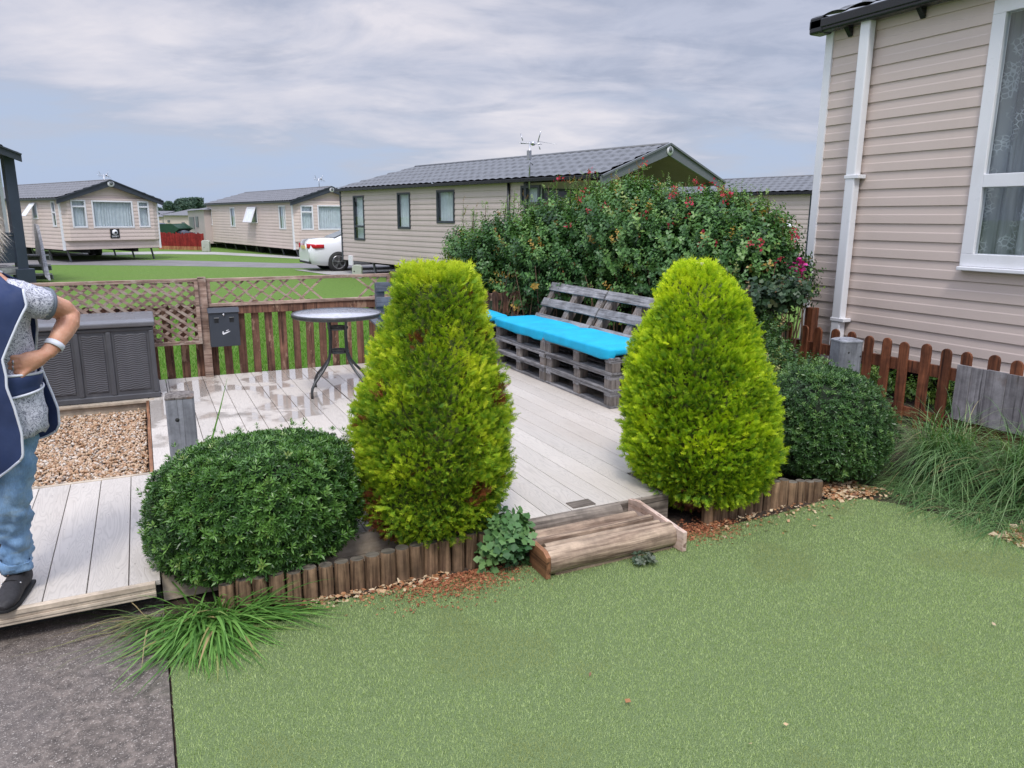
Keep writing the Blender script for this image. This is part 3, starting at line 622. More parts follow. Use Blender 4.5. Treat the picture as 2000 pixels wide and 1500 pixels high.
def bench(y0, y1, label, back=True, x0=3.365, x1=4.12):
    r = empty('pallet_bench', ((x0+x1)/2, (y0+y1)/2, DZ), 0, label, 'bench')
    for k in range(3): pallet_mesh(DZ+.001+k*.1425, x0+random.uniform(-.008, .008), x1, y0+random.uniform(-.006, .006), y1).build('seat_pallet', PM, r, bevel=0.003)
    if back:
        g = MB(); a = Vector((3.825, 0, .59)); b_ = Vector((4.06, 0, .985)); ln = (b_-a).length; d = (b_-a).normalized(); nrm = Vector((-d.z, 0, d.x))
        for t0, w in ((0.05, .095), (0.24, .095), (0.43, .095)):
            c_ = a+d*t0; g.bar((c_.x, y0+.006, c_.z), (c_.x, y1-.006, c_.z), w, .02, up=nrm)
        for y in (y0+.07, (y0+y1)/2, y1-.07):
            p = a-nrm*.028; q = p+d*.47; g.bar((p.x, y, p.z), (q.x, y, q.z), .09, .034, up=nrm, mi=1)
        for y in (y0+.07, (y0+y1)/2, y1-.07):
            p = a-nrm*.08; q = p+d*.47; g.bar((p.x, y, p.z), (q.x, y, q.z), .03, .07, up=nrm, mi=1)
        g.build('backrest', PM, r, bevel=0.003)
    return r
bench(4.985, 6.10, 'grey weathered pallet bench with slatted back, nearest the right golden conifer')
bench(6.115, 7.23, 'grey weathered pallet bench with slatted back, farther along the hedge')
bench(7.26, 8.05, 'backless corner stack of grey pallets at the far end of the benches', back=False, x0=3.0, x1=4.2)
m, t, b = newmat('blue_fabric'); c = objvec(t); wv = noisen(t, c, 260, 2)
L(t, mix(t, 1.0, (0.0, 0.37, 0.60), ramp(t, noisen(t, c, 5, 4), [(0.3, 0.85), (0.7, 1.12)]), 'MULTIPLY'), b.inputs['Base Color']); b.inputs['Roughness'].default_value = 0.75; bump(t, mathn(t, 'ADD', wv, mathn(t, 'MULTIPLY', noisen(t, c, 14, 3), 2.0)), 0.35, 0.01, b); M['blue'] = m
def cushion(x0, x1, y0, y1, z0, z1, label, sag=0.012, seed=0, over=0.03):
    g = MB(); cx_, cy_, cz_ = (x0+x1)/2, (y0+y1)/2, (z0+z1)/2; hx, hy, hz = (x1-x0)/2, (y1-y0)/2, (z1-z0)/2
    def sp(v, e): return math.copysign(abs(v)**e, v)
    def fn(u, v):
        th = pi*(v-.5); ph = 2*pi*u; cc = sp(cos(th), .28)
        X_ = hx*cc*sp(cos(ph), .22); Y_ = hy*cc*sp(sin(ph), .22); Z_ = hz*sp(sin(th), .55)
        n_ = noise.fractal(Vector((X_*3+seed, Y_*3, Z_*2)), 1, 2, 3); n2_ = noise.fractal(Vector((X_*9+seed, Y_*5, Z_*4)), 1, 2, 4)
        k = 1+.02*n_+.008*n2_; Z_ *= 1+.16*n_+.10*n2_
        if X_ < -hx*.72 and Z_ < 0: Z_ -= over*(1+n_*.5)
        return (cx_+X_*k, cy_+Y_*k, cz_+Z_)
    g.grid(fn, 72, 34, closeu=True)
    o = g.build('seat_cushion', M['blue'], weld=True); tag(o, label, 'cushion', None); return o
cushion(3.335, 3.85, 4.995, 6.16, .577, .668, 'bright turquoise blue seat cushion on the nearer pallet bench', seed=2)
cushion(3.335, 3.85, 6.165, 7.25, .577, .66, 'bright turquoise blue seat cushion on the farther pallet bench', seed=9)
cushion(3.05, 3.60, 7.34, 7.95, .578, .655, 'turquoise blue cushion on the corner pallet stack, half hidden by the left golden conifer', seed=5, over=0)
# pallet armchair by the fence
ch = empty('pallet_armchair', (2.5, 7.4, DZ), 0, 'slate grey painted pallet armchair by the back fence, mostly behind the left golden conifer', 'chair')
for z0, z1 in ((.945, 1.04), (.79, .885), (.635, .72)):
    g = MB(); g.b2((2.14, 7.50, z0), (2.92, 7.522, z1)); g.build('back_slat', M['chair_wood'], ch, bevel=0.003)
for x in (2.19, 2.53, 2.87):
    g = MB(); g.b2((x-.045, 7.524, .16), (x+.045, 7.58, 1.03)); g.build('back_post', M['chair_wood'], ch, bevel=0.003)
for x in (2.10, 2.94):
    g = MB(); g.bar((x, 7.0, .60), (x, 7.50, .66), .08, .02); g.build('armrest', M['chair_wood'], ch, bevel=0.002)
    g = MB(); g.b2((x-.035, 7.02, .151), (x+.035, 7.09, .59)); g.build('leg', M['chair_wood'], ch, bevel=0.003)
    g = MB(); g.b2((x-.011, 7.095, .34), (x+.011, 7.50, .42)); g.build('side_board', M['chair_wood'], ch, bevel=0.002)
g = MB()
for k in range(5): g.b2((2.125, 7.03+k*.094, .42), (2.915, 7.11+k*.094, .442))
g.build('seat', M['chair_wood'], ch, bevel=0.002)
cushion(2.135, 2.90, 7.02, 7.48, .445, .62, 'turquoise blue cushion on the slate grey pallet armchair', seed=4, over=0)

# ------------------------------------------------------------------ grey posts
def deckpost(x, y, z0, z1, s, ch, label, rz=0.0, notch=False):
    r = empty('deck_post', (x, y, z0), rz, label, 'post', None); g = MB(); h = s/2; c_ = ch
    oct_ = [(-h+c_, -h), (h-c_, -h), (h, -h+c_), (h, h-c_), (h-c_, h), (-h+c_, h), (-h, h-c_), (-h, -h+c_)]
    H_ = z1-z0
    g.prism(oct_, (0, 0, 0), (1, 0, 0), (0, 1, 0), (0, 0, H_-.02)); g.build('shaft', M['grey_paint'], r, local=True, bevel=0.003)
    g = MB(); g.prism([(p[0]*1.02, p[1]*1.02) for p in oct_], (0, 0, H_-.02), (1, 0, 0), (0, 1, 0), (0, 0, .01))
    V = [(p[0]*1.02, p[1]*1.02, H_-.01) for p in oct_]+[(p[0]*.72, p[1]*.72, H_) for p in oct_]
    g.add(V, [(i, (i+1) % 8, 8+(i+1) % 8, 8+i) for i in range(8)]+[tuple(range(8, 16))]); g.build('cap', M['pallet_block'] if notch else M['grey_paint'], r, local=True)
    for (px_, pz) in ((-.03, -.09), (.05, -.12)) if not notch else ((-.02, -.13),):
        g = MB(); g.tube([(px_*s/.15, -h-.0012, H_+pz), (px_*s/.15, -h+.01, H_+pz)], .007 if not notch else .011, 10); g.build('knot', M['dark_void'], r, local=True)
deckpost(0.115, 4.25, DZ, .775, .14, .008, 'grey painted square wooden post on the deck beside the gravel bed', -.06, True)
deckpost(4.60, 3.75, 0, .845, .18, .03, 'grey painted chamfered wooden post between the right round shrub and the picket fence', -.3)

# ------------------------------------------------------------------ log edgings
def logrun(P, label, d=0.069, seed=1):
    R = random.Random(seed); r = empty('log_edging', (P[0][0], P[0][1], 0), 0, label, 'garden edging')
    s = [0]
    for a, b_ in zip(P, P[1:]): s.append(s[-1]+hypot(b_[0]-a[0], b_[1]-a[1]))
    k = 0; q = d/2
    while q < s[-1]:
        i = max(j for j in range(len(s)) if s[j] <= q); i = min(i, len(P)-2); u = (q-s[i])/(s[i+1]-s[i])
        x, y, zt = [P[i][j]*(1-u)+P[i+1][j]*u for j in range(3)]
        dd = d*R.uniform(.92, 1.04); rr = dd/2; tx, ty = R.uniform(-.025, .025), R.uniform(-.02, .02); zt += R.uniform(-.008, .008)
        g = MB(); nseg = 16; rings = [(-.05, 1), (.03, 1), (zt*.6, .985), (zt-.014, .97), (zt-.004, .90)]
        V = []
        for z, f in rings:
            for a in range(nseg):
                an = 2*pi*a/nseg; w = 1+.05*noise.noise(Vector((cos(an)*2+k*3, sin(an)*2, z*4)))
                V.append((x+rr*f*w*cos(an)+tx*z, y+rr*f*w*sin(an)+ty*z, z))
        Fs = [(j*nseg+i2, j*nseg+(i2+1) % nseg, (j+1)*nseg+(i2+1) % nseg, (j+1)*nseg+i2) for j in range(len(rings)-1) for i2 in range(nseg)]
        g.add(V, Fs, True); g.add(V[-nseg:], [tuple(range(nseg))], False, 1)
        g.build('log', [M['log_wood'], M['log_top']], r); q += d; k += 1
logrun([(0.165, 3.235, .135), (.45, 3.20, .145), (.9, 3.165, .17), (1.42, 3.165, .175)], 'low edging of upright brown logs below the left round shrub and left golden conifer', .0715, 1)
logrun([(2.74, 3.075, .175), (3.1, 3.105, .165), (3.35, 3.10, .155), (3.67, 3.075, .115)], 'low edging of upright brown logs below the right golden conifer and right round shrub', .067, 5)

# ------------------------------------------------------------------ log step
st = empty('log_step', (2.0, 3.05, 0), 0, 'low wooden step of half logs with brown end board and pale side plank', 'step')
def halflog(x0, x1, y, z, ry, rz_, mat, seed, full=True):
    g = MB(); n = 26; m_ = 18
    def fn(u, v):
        a = 2*pi*u if full else pi*u; x = x0+(x1-x0)*v
        w = 1+.06*noise.fractal(Vector((x*3+seed, cos(a)*1.5, sin(a)*1.5)), 1, 2, 3)
        return (x, y+ry*w*cos(a), z+rz_*w*sin(a))
    g.grid(fn, n, m_, closeu=True); 
    for xx in (x0, x1):
        g.add([(xx, y+ry*cos(2*pi*k/n), z+rz_*sin(2*pi*k/n)) for k in range(n)], [tuple(range(n))])
    return g.build('log', mat, st)
halflog(1.60, 2.22, 3.168, .125, .05, .055, M['step_old'], 1)
halflog(1.615, 2.27, 3.085, .10, .042, .052, M['step_log'], 2)
halflog(1.625, 2.375, 2.915, .07, .062, .066, M['step_log'], 3)
halflog(1.65, 2.34, 2.968, .098, .03, .035, M['step_log'], 6)
g = MB(); g.b2((1.595, 3.0, .098), (2.335, 3.04, .142)); g.build('slat', M['step_log'], st, bevel=0.006)
g = MB(); g.b2((1.66, 2.875, .0), (2.37, 2.92, .02)); g.build('slat', M['step_log'], st, bevel=0.004)
g = MB(); g.b2((1.63, 2.93, .004), (2.36, 3.12, .06)); g.build('slat', M['step_old'], st)
g = MB(); g.prism([(2.855, .004), (3.03, .004), (3.03, .14), (2.89, .135), (2.855, .115)], (1.60, 0, 0), (0, 1, 0), (0, 0, 1), (.024, 0, 0)); g.build('end_board', M['plank_end'], st, bevel=0.002)
g = MB(); g.prism([(2.815, .004), (3.21, .03), (3.21, .17), (3.15, .178), (2.815, .112)], (2.385+.18*2.815, 0, 0), (-.18, 1, 0), (0, 0, 1), (.026, 0, 0)); g.build('side_plank', M['plank_new'], st, bevel=0.002)

# ------------------------------------------------------------------ plants
RT = np.array([cos(YAW), -sin(YAW), 0.0])
def frond(nside=4, bend=0.12):
    V, Fa, T = [], [], []
    def leaf(bx, bz, dx, dz, ln, w):
        nx, nz = -dz, dx; i = len(V)
        V.extend([(bx-nx*w, bend*bz*bz, bz-nz*w), (bx+nx*w, bend*bz*bz, bz+nz*w), (bx+dx*ln, bend*(bz+dz*ln)**2+random.uniform(-.06, .06), bz+dz*ln)]); Fa.append((i, i+1, i+2)); T.extend([bz, bz, min(bz+dz*ln, 1)])
    leaf(0, 0, 0, 1, 1.0, .045)
    for k in range(nside):
        z = .12+.72*k/nside
        for s in (-1, 1):
            a = radians(random.uniform(28, 42)); ln = (.42-.22*k/nside)*random.uniform(.85, 1.1)
            leaf(0, z, s*sin(a), cos(a), ln, .05)
            leaf(s*sin(a)*ln*.4, z+cos(a)*ln*.4, s*sin(a+.5*s*0+.45), cos(a+.45), ln*.5, .045)
    return np.array(V), np.array(Fa), np.clip(np.array(T), 0, 1)
def radial_pts(profile, c, n, seed, depth=0.06, zlo=None, amp=0.05, flat=1.0):
    """points and outward normals on a lumpy body of revolution; profile rows (z, r, sideways offset), top first"""
    R = np.random.default_rng(seed); z = np.array([p[0] for p in profile])[::-1]; r = np.array([p[1] for p in profile])[::-1]; o = np.array([p[2] for p in profile])[::-1]
    zz = np.linspace(z[0], z[-1], 400); rr = np.interp(zz, z, r); cdf = np.cumsum(rr+.03); cdf /= cdf[-1]
    nt_ = int(n*rr[-1]**2/(2*(rr.mean()*(zz[-1]-zz[0]))+rr[-1]**2)*1.6)
    q = np.interp(R.random(n), cdf, zz); th = R.random(n)*2*pi; rad = np.interp(q, z, r); off = np.interp(q, z, o)
    dr = (np.interp(q+.02, z, r)-np.interp(q-.02, z, r))/.04; dr = np.clip(dr, -1.6, 1.6)
    nrm = np.column_stack([np.cos(th), np.sin(th), -dr]); nrm /= np.linalg.norm(nrm, axis=1, keepdims=True)
    lump = fbm(np.column_stack([np.cos(th)*rad, np.sin(th)*rad, q]), 6.0, seed)*amp
    dd = R.random(n)**1.5*depth; rad2 = np.maximum(rad*(1+lump/ max(r.max(), .1))-dd, .01)
    P = np.column_stack([np.cos(th)*rad2, np.sin(th)*rad2*flat, q])
    th2 = R.random(nt_)*2*pi; r2 = np.sqrt(R.random(nt_))*rr[-1]
    Pt = np.column_stack([np.cos(th2)*r2, np.sin(th2)*r2*flat, np.full(nt_, z[-1])-R.random(nt_)*depth*.6+.02*(1-(r2/rr[-1])**2)])
    P = np.concatenate([P, Pt]); nrm = np.concatenate([nrm, np.column_stack([np.cos(th2)*r2/rr[-1]*.5, np.sin(th2)*r2/rr[-1]*.5, np.ones(nt_)])]); off = np.concatenate([off, np.full(nt_, o[-1])]); dd = np.concatenate([dd, np.zeros(nt_)])
    P = P+off[:, None]*RT+np.array([c[0], c[1], 0]); return P, nrm, dd
def core(profile, c, k, mat, name, parent, flat=1.0, seed=0):  # opaque body inside the foliage that stops the view through
    rows = [(profile[0][0]-.04, .01, profile[0][2])]+[(z-.03*(i == 0), max(r*k, .01), o) for i, (z, r, o) in enumerate(profile)]
    def fn(u, v):
        j = round(v*(len(rows)-1)); z, r, o = rows[j]; a = 2*pi*u; w = 1+.08*noise.noise(Vector((cos(a)*3+seed, sin(a)*3, z*6)))
        return (c[0]+o*RT[0]+r*w*cos(a), c[1]+o*RT[1]+r*w*sin(a)*flat, z)
    g = MB(); g.grid(fn, 36, len(rows), closeu=True); return g.build(name, mat, parent)
M['con_in'] = paint('conifer_shade_core', (0.07, 0.095, 0.018), 0.9, 0.4, 30); M['con_in'].node_tree  # inner wood and dead needles, their deep shade put into the colour
M['shrub_in'] = paint('shrub_shade_core', (0.012, 0.022, 0.008), 0.9, 0.4, 30)  # dark leaf green with the shade inside the bush painted in
M['bark'] = wood('bark', (0.16, 0.10, 0.06), (0.06, 0.04, 0.025), 'z', 0.9)
M['cut_wood'] = paint('cut_wood', (0.6, 0.52, 0.36), 0.8, 0.15, 20)
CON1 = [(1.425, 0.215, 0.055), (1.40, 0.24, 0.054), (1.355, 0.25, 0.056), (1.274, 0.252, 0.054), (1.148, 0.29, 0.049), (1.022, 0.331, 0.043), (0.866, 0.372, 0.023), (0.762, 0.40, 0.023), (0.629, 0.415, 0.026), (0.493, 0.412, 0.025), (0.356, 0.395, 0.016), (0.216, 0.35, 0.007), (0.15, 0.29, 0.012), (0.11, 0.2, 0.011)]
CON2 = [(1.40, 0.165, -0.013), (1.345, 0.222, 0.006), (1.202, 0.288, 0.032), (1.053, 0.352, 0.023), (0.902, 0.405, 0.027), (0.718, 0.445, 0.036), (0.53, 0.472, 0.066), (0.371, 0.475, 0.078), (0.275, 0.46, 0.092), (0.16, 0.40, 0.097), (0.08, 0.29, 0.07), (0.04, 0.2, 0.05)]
def conifer(profile, c, label, cols, tip, n, seed, patches, fl=0.053, tsh=0.0):
    r = empty('golden_conifer', (c[0], c[1], 0), 0, label, 'conifer')
    rr = [(z, max(p-.045, .02), o) for z, p, o in profile]
    parts = []
    for k in range(4):
        tv, tf, tt = frond(random.choice((3, 4))); P, nr, dd = radial_pts(rr, c, n//4, seed*10+k, depth=.07, amp=.075)
        R = np.random.default_rng(seed*77+k)
        d = nr*0.95+np.array([0, 0, 0.75])+R.normal(size=P.shape)*.42
        d[P[:, 2] < .2] += np.array([0, 0, -.7])
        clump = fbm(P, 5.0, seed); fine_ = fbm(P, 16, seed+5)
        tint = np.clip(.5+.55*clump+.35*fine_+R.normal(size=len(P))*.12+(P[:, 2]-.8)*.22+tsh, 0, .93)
        for (a, z, rad) in patches:
            ct = np.array([c[0]+sin(a)*np.interp(z, [q[0] for q in rr][::-1], [q[1] for q in rr][::-1]), c[1]-cos(a)*np.interp(z, [q[0] for q in rr][::-1], [q[1] for q in rr][::-1]), z])
            hit = np.linalg.norm(P-ct, axis=1)*(1+.5*R.random(len(P))) < rad; tint[hit] = .97+.03*R.random(hit.sum())
        tint[(dd > .05) & (R.random(len(P)) < .12)] = .97
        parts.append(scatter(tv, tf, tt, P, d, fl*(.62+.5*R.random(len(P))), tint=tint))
    tv, tf, tt = frond(3); ns = 420; a_ = R.random(ns)*2*pi; q_ = np.sqrt(R.random(ns))*rr[0][1]*.95; z_ = rr[0][0]-.02+R.random(ns)*.03      # unclipped leaders on top
    parts.append(scatter(tv, tf, tt, np.column_stack([c[0]+rr[0][2]*RT[0]+q_*np.cos(a_), c[1]+rr[0][2]*RT[1]+q_*np.sin(a_), z_]), np.column_stack([np.cos(a_)*.25, np.sin(a_)*.25, np.ones(ns)])+R.normal(size=(ns, 3))*.2, .055+.045*R.random(ns)**2, tint=.6+.3*R.random(ns)))
    V, Fa, A = merge(parts)
    # foliage that has died off keeps no golden tip
    A['tip'] = np.where(A['tint'] > .95, 0, A['tip'])
    mat = leafmat(label[:12], cols, 0.55, 0.3, 0.25, tip=tip)
    np_obj('foliage', V, Fa, mat, r, A)
    core(profile, c, .73, M['con_in'], 'shade_core', r, seed=seed)
    g = MB(); g.tube([(c[0], c[1], -.03), (c[0]+.005, c[1], .2), (c[0], c[1], .7)], [.045, .035, .02], 12); g.build('trunk', M['bark'], r)
    for k in range(9):
        a = 2*pi*k/9; g = MB(); rr0 = profile[-2][1]; g.tube([(c[0], c[1], .06), (c[0]+cos(a)*rr0*.5, c[1]+sin(a)*rr0*.5, .09+.05*(k % 2)), (c[0]+cos(a)*rr0, c[1]+sin(a)*rr0, .2)], [.012, .008, .004], 6); g.build('branch', M['bark'], r)
    return r
PI = pi
c1 = conifer(CON1, (1.22, 3.42), 'tall clipped golden green conifer with rusty dead patches, standing left of the log step',
    [(0, (0.09, 0.20, 0.022)), (0.3, (0.20, 0.35, 0.026)), (0.55, (0.32, 0.47, 0.03)), (0.8, (0.50, 0.60, 0.035)), (0.94, (0.64, 0.68, 0.05)), (0.96, (0.26, 0.075, 0.028)), (1, (0.17, 0.06, 0.025))],
    ((0.70, 0.72, 0.045), 0.4, 0.6), 26000, 3, [(.95, .84, .09), (1.0, .98, .05), (-1.42, .75, .05), (-1.15, .9, .05), (.9, 1.12, .05), (.35, .42, .055), (.25, .37, .04), (-.5, 1.15, .05), (1.45, .33, .06), (-1.3, .2, .11), (-1.35, .35, .07), (.2, .1, .07)], tsh=-.07)
c2 = conifer(CON2, (2.85, 3.37), 'tall bright lime golden conifer, standing right of the log step',
    [(0, (0.08, 0.19, 0.018)), (0.3, (0.18, 0.34, 0.022)), (0.55, (0.33, 0.50, 0.025)), (0.8, (0.50, 0.64, 0.028)), (0.94, (0.64, 0.72, 0.03)), (0.96, (0.20, 0.07, 0.03)), (1, (0.10, 0.045, 0.03))],
    ((0.74, 0.80, 0.03), 0.4, 0.6), 27000, 8, [(-.5, .08, .12), (.1, .06, .14)], fl=.06)
g = MB(); g.tube([(2.84, 3.36, 1.2), (2.835, 3.355, 1.455)], [.02, .032], 14); g.build('cut_trunk', M['cut_wood'], c2)

# round clipped shrubs: rosettes of glossy pointed leaves
def rosette(nl=9, w=.13, up=.5, fold=.05):
    V, Fa, T = [], [], []
    for k in range(nl):
        a = 2*pi*k*.382+random.uniform(-.2, .2); el = radians(20+55*k/nl) if up else radians(25); ln = random.uniform(.8, 1.05)*(1-.35*k/nl)
        d = Vector((cos(a)*cos(el), sin(a)*cos(el), sin(el))); s = Vector((-sin(a), cos(a), 0)); u = d.cross(s)
        i = len(V); base = Vector((0, 0, -.25+.3*k/nl))
        mid = base+d*ln*.5-u*fold*0
        V.extend([base, mid-s*w*ln+u*-fold, base+d*ln-Vector((0, 0, .08)), mid+s*w*ln+u*-fold])
        Fa.append((i, i+1, i+2, i+3)); T.extend([0, .5, 1, .5])
    return np.array([tuple(v) for v in V]), np.array(Fa), np.array(T)
def roundshrub(profile, c, label, n, seed, cols, size=.034, flat=.8, tipc=((0.12, 0.24, 0.04), .6, .35), nz=(0, 0, .45)):
    r = empty('round_shrub', (c[0], c[1], 0), 0, label, 'shrub'); parts = []
    for k in range(4):
        tv, tf, tt = rosette(random.choice((8, 9, 10))); P, nr, dd = radial_pts(profile, c, n//4, seed*10+k, depth=.075, amp=.07, flat=flat)
        R = np.random.default_rng(seed*31+k); d = nr+np.array(nz)+R.normal(size=P.shape)*.35
        tint = np.clip(.45+.35*fbm(P, 7, seed)+R.normal(size=len(P))*.2, 0, 1)
        parts.append(scatter(tv, tf, tt, P, d, size*(.65+.7*R.random(len(P))), tint=tint))
    tv, tf, tt = rosette(9); P, nr, dd = radial_pts(profile, c, 260, seed*10+7, depth=.0, amp=.07, flat=flat); R = np.random.default_rng(seed); P = P+nr*(.012+.03*R.random((len(P), 1))**2)+np.array([0, 0, .01])     # stray new shoots
    parts.append(scatter(tv, tf, tt, P, nr+np.array([0, 0, .9])+R.normal(size=P.shape)*.3, size*(.7+.6*R.random(len(P))), tint=.6+.4*R.random(len(P))))
    V, Fa, A = merge(parts); np_obj('foliage', V, Fa, leafmat(label[:14], cols, .38, .12, .45, tip=tipc), r, A)
    core(profile, c, .84, M['shrub_in'], 'shade_core', r, flat=flat, seed=seed)
    for k in range(5):
        a = 2*pi*k/5; g = MB(); g.tube([(c[0]+.03*cos(a), c[1]+.03*sin(a), -.03), (c[0]+.16*cos(a), c[1]+.16*sin(a)*flat, .25)], [.013, .007], 6); g.build('stem', M['bark'], r)
    return r
S1 = [(0.645, 0.31, 0.07), (0.618, 0.385, 0.055), (0.54, 0.43, 0.035), (0.449, 0.47, 0.025), (0.347, 0.485, 0.012), (0.218, 0.47, 0.01), (0.12, 0.41, 0.0), (0.06, 0.30, -0.04)]
S2 = [(0.705, 0.2, 0.175), (0.635, 0.30, 0.193), (0.50, 0.385, 0.207), (0.335, 0.42, 0.225), (0.19, 0.41, 0.225), (0.08, 0.365, 0.2), (0.02, 0.26, 0.19)]
GR = [(0, (0.018, 0.055, 0.014)), (0.35, (0.045, 0.118, 0.024)), (0.7, (0.088, 0.20, 0.036)), (0.93, (0.14, 0.27, 0.05)), (1, (0.17, 0.23, 0.05))]
roundshrub(S1, (.38, 3.55), 'broad dark green clipped round shrub overhanging the log edging, left of the golden conifers', 11500, 2, GR, .031)
roundshrub(S2, (3.88, 3.52), 'very dark green clipped round shrub tucked behind the right golden conifer', 7500, 6, [(0, (0.018, 0.05, 0.015)), (0.4, (0.035, 0.092, 0.024)), (0.75, (0.068, 0.155, 0.036)), (1, (0.16, 0.27, 0.065))], .029, flat=1.0)

# flowering hedge behind the benches
def sprig(nl=11, lw=.13, ll=.3, drop=.2):
    V, Fa, T = [], [], []
    for k in range(nl):
        z = .08+.9*k/nl; a = k*2.4; el = radians(random.uniform(10, 45)); l = ll*random.uniform(.7, 1.1)*(1-.3*k/nl)
        d = Vector((cos(a)*cos(el), sin(a)*cos(el), sin(el))); s = Vector((-sin(a), cos(a), 0)); u = d.cross(s); b0 = Vector((0, 0, z)); i = len(V); w = l*lw*2.4
        V.extend([b0, b0+d*l*.5-s*w+u*.02, b0+d*l-Vector((0, 0, l*drop)), b0+d*l*.5+s*w+u*.02]); Fa.append((i, i+1, i+2, i+3)); T.extend([z]*4)
    i = len(V); V.extend([Vector((-.008, 0, 0)), Vector((.008, 0, 0)), Vector((.004, 0, 1)), Vector((-.004, 0, 1))]); Fa.append((i, i+1, i+2, i+3)); T.extend([0]*4)
    return np.array([tuple(v) for v in V]), np.array(Fa), np.array(T)
HB = [(960, 530, 9.6, 0.5, 1), (1000, 493, 9.32, 0.36, 1), (1090, 478, 9.02, 0.45, 1), (1080, 540, 9.1, 0.7, 1), (1185, 458, 8.72, 0.45, 1), (1245, 428, 8.52, 0.32, 1), (1240, 500, 8.5, 0.75, 1), (1340, 493, 8.0, 0.52, 1), (1400, 468, 7.8, 0.4, 1), (1455, 478, 7.6, 0.34, 1), (1430, 540, 7.5, 0.56, 1), (1495, 488, 7.4, 0.19, 0.8), (1485, 550, 7.3, 0.32, 1), (1350, 560, 8.0, 0.7, 1), (1160, 560, 8.8, 0.72, 1), (955, 575, 9.6, 0.48, 1), (915, 505, 9.9, 0.27, 0.7), (1250, 600, 8.3, 0.55, 0.8), (1050, 600, 9.2, 0.5, 0.8), (1540, 560, 7.1, 0.12, 0.7), (1420, 610, 7.4, 0.5, 0.8)]
hd = empty('flowering_hedge', at(1230, 640, 8.2)[:2]+(0,), 0, 'tall loose dark green hedge with small red and pink flowers behind the pallet benches', 'hedge')
def blobpts(B, n, seed, shell=.45):
    R = np.random.default_rng(seed); C_ = np.array([tuple(at(b[0], b[1], b[2])) if b[0] > 100 else b[:3] for b in B]); rad = np.array([b[3] for b in B]); w = rad**2*np.array([b[4] for b in B]); w /= w.sum()
    k = R.choice(len(B), n, p=w); d = R.normal(size=(n, 3)); d /= np.linalg.norm(d, axis=1, keepdims=True); d[:, 2] = np.where((d[:, 2] < -.3), -d[:, 2], d[:, 2]); d /= np.linalg.norm(d, axis=1, keepdims=True)
    P = C_[k]+d*(rad[k]*(1-shell*R.random(n)**1.3))[:, None]*np.array([1, 1, .92]); P[:, 2] = np.maximum(P[:, 2], -.15+.2*R.random(n)); return P, d, k
HC = [(0, (0.022, 0.062, 0.02)), (0.35, (0.055, 0.14, 0.036)), (0.65, (0.115, 0.24, 0.058)), (0.88, (0.21, 0.34, 0.085)), (0.95, (0.27, 0.33, 0.10)), (0.975, (0.30, 0.13, 0.04)), (1, (0.4, 0.25, 0.05))]
parts = []
for k in range(5):
    tv, tf, tt = sprig(); P, d, kk = blobpts(HB, 2700, 40+k); R = np.random.default_rng(60+k)
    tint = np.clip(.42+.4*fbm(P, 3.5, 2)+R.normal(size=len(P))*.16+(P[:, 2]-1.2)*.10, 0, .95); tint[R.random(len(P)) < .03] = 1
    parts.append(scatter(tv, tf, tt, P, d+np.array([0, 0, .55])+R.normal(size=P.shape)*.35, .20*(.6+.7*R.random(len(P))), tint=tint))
# upright shoots standing out of the top
shoots = [(905,470,9.6,395,'r'), (893,500,9.7,478,'r'), (925,455,9.5,412,'g'), (948,450,9.4,398,'g'), (990,430,9.2,388,'g'), (1005,420,9.1,380,'g'), (1085,410,8.9,352,'g'), (1112,400,8.8,345,'r'), (1130,400,8.8,349,'r'), (1153,400,8.7,340,'r'), (1165,400,8.7,352,'g'), (1215,400,8.5,352,'g'), (1230,395,8.4,342,'r'), (1247,390,8.4,325,'r'), (1257,385,8.4,330,'g'), (1243,400,8.4,345,'g'), (1262,400,8.4,352,'g'), (1318,440,8.1,375,'r'), (1358,420,8.0,358,'r'), (1372,420,7.9,372,'g'), (1408,420,7.8,372,'r'), (1448,420,7.6,365,'g'), (1478,420,7.5,372,'g'), (1500,430,7.4,380,'g'), (1518,460,7.3,405,'g'), (1530,490,7.2,430,'r'), (1545,510,7.1,455,'r'), (1540,480,7.2,448,'g'), (880,520,9.7,500,'r'), (870,505,9.8,486,'r')]
RS = np.random.default_rng(5); tvs = []
for k in range(46):
    px = RS.uniform(890, 1525); yt = float(np.interp(px, [880, 930, 1000, 1100, 1180, 1250, 1320, 1400, 1480, 1530], [480, 420, 395, 365, 348, 335, 372, 368, 378, 430])); shoots.append((px, yt+70, float(np.interp(px, [890, 1530], [9.7, 7.2])), yt+RS.uniform(-14, 30), 'r' if RS.random() < .3 else 'g'))
g = MB()
for (px, py, ds, py2, col) in shoots:
    a = np.array(at(px+RS.normal()*3, py, ds)); b_ = np.array(at(px, py2, ds)); g.tube([a, (a+b_)/2+RS.normal(size=3)*.015, b_], [.006, .004, .002], 5)
    n = 12; u = np.linspace(.05, .98, n)[:, None]; P = a+(b_-a)*u+RS.normal(size=(n, 3))*.02
    tv, tf, tt = sprig(9); tint = np.full(n, .80); tint = tint+RS.normal(size=n)*.07; tint[-2:] = .97 if col == 'r' else .9
    parts.append(scatter(tv, tf, tt, P, np.tile((b_-a), (n, 1))/np.linalg.norm(b_-a)+RS.normal(size=(n, 3))*.5, .12*(1.15-.5*u[:, 0]), tint=np.clip(tint, 0, 1)))
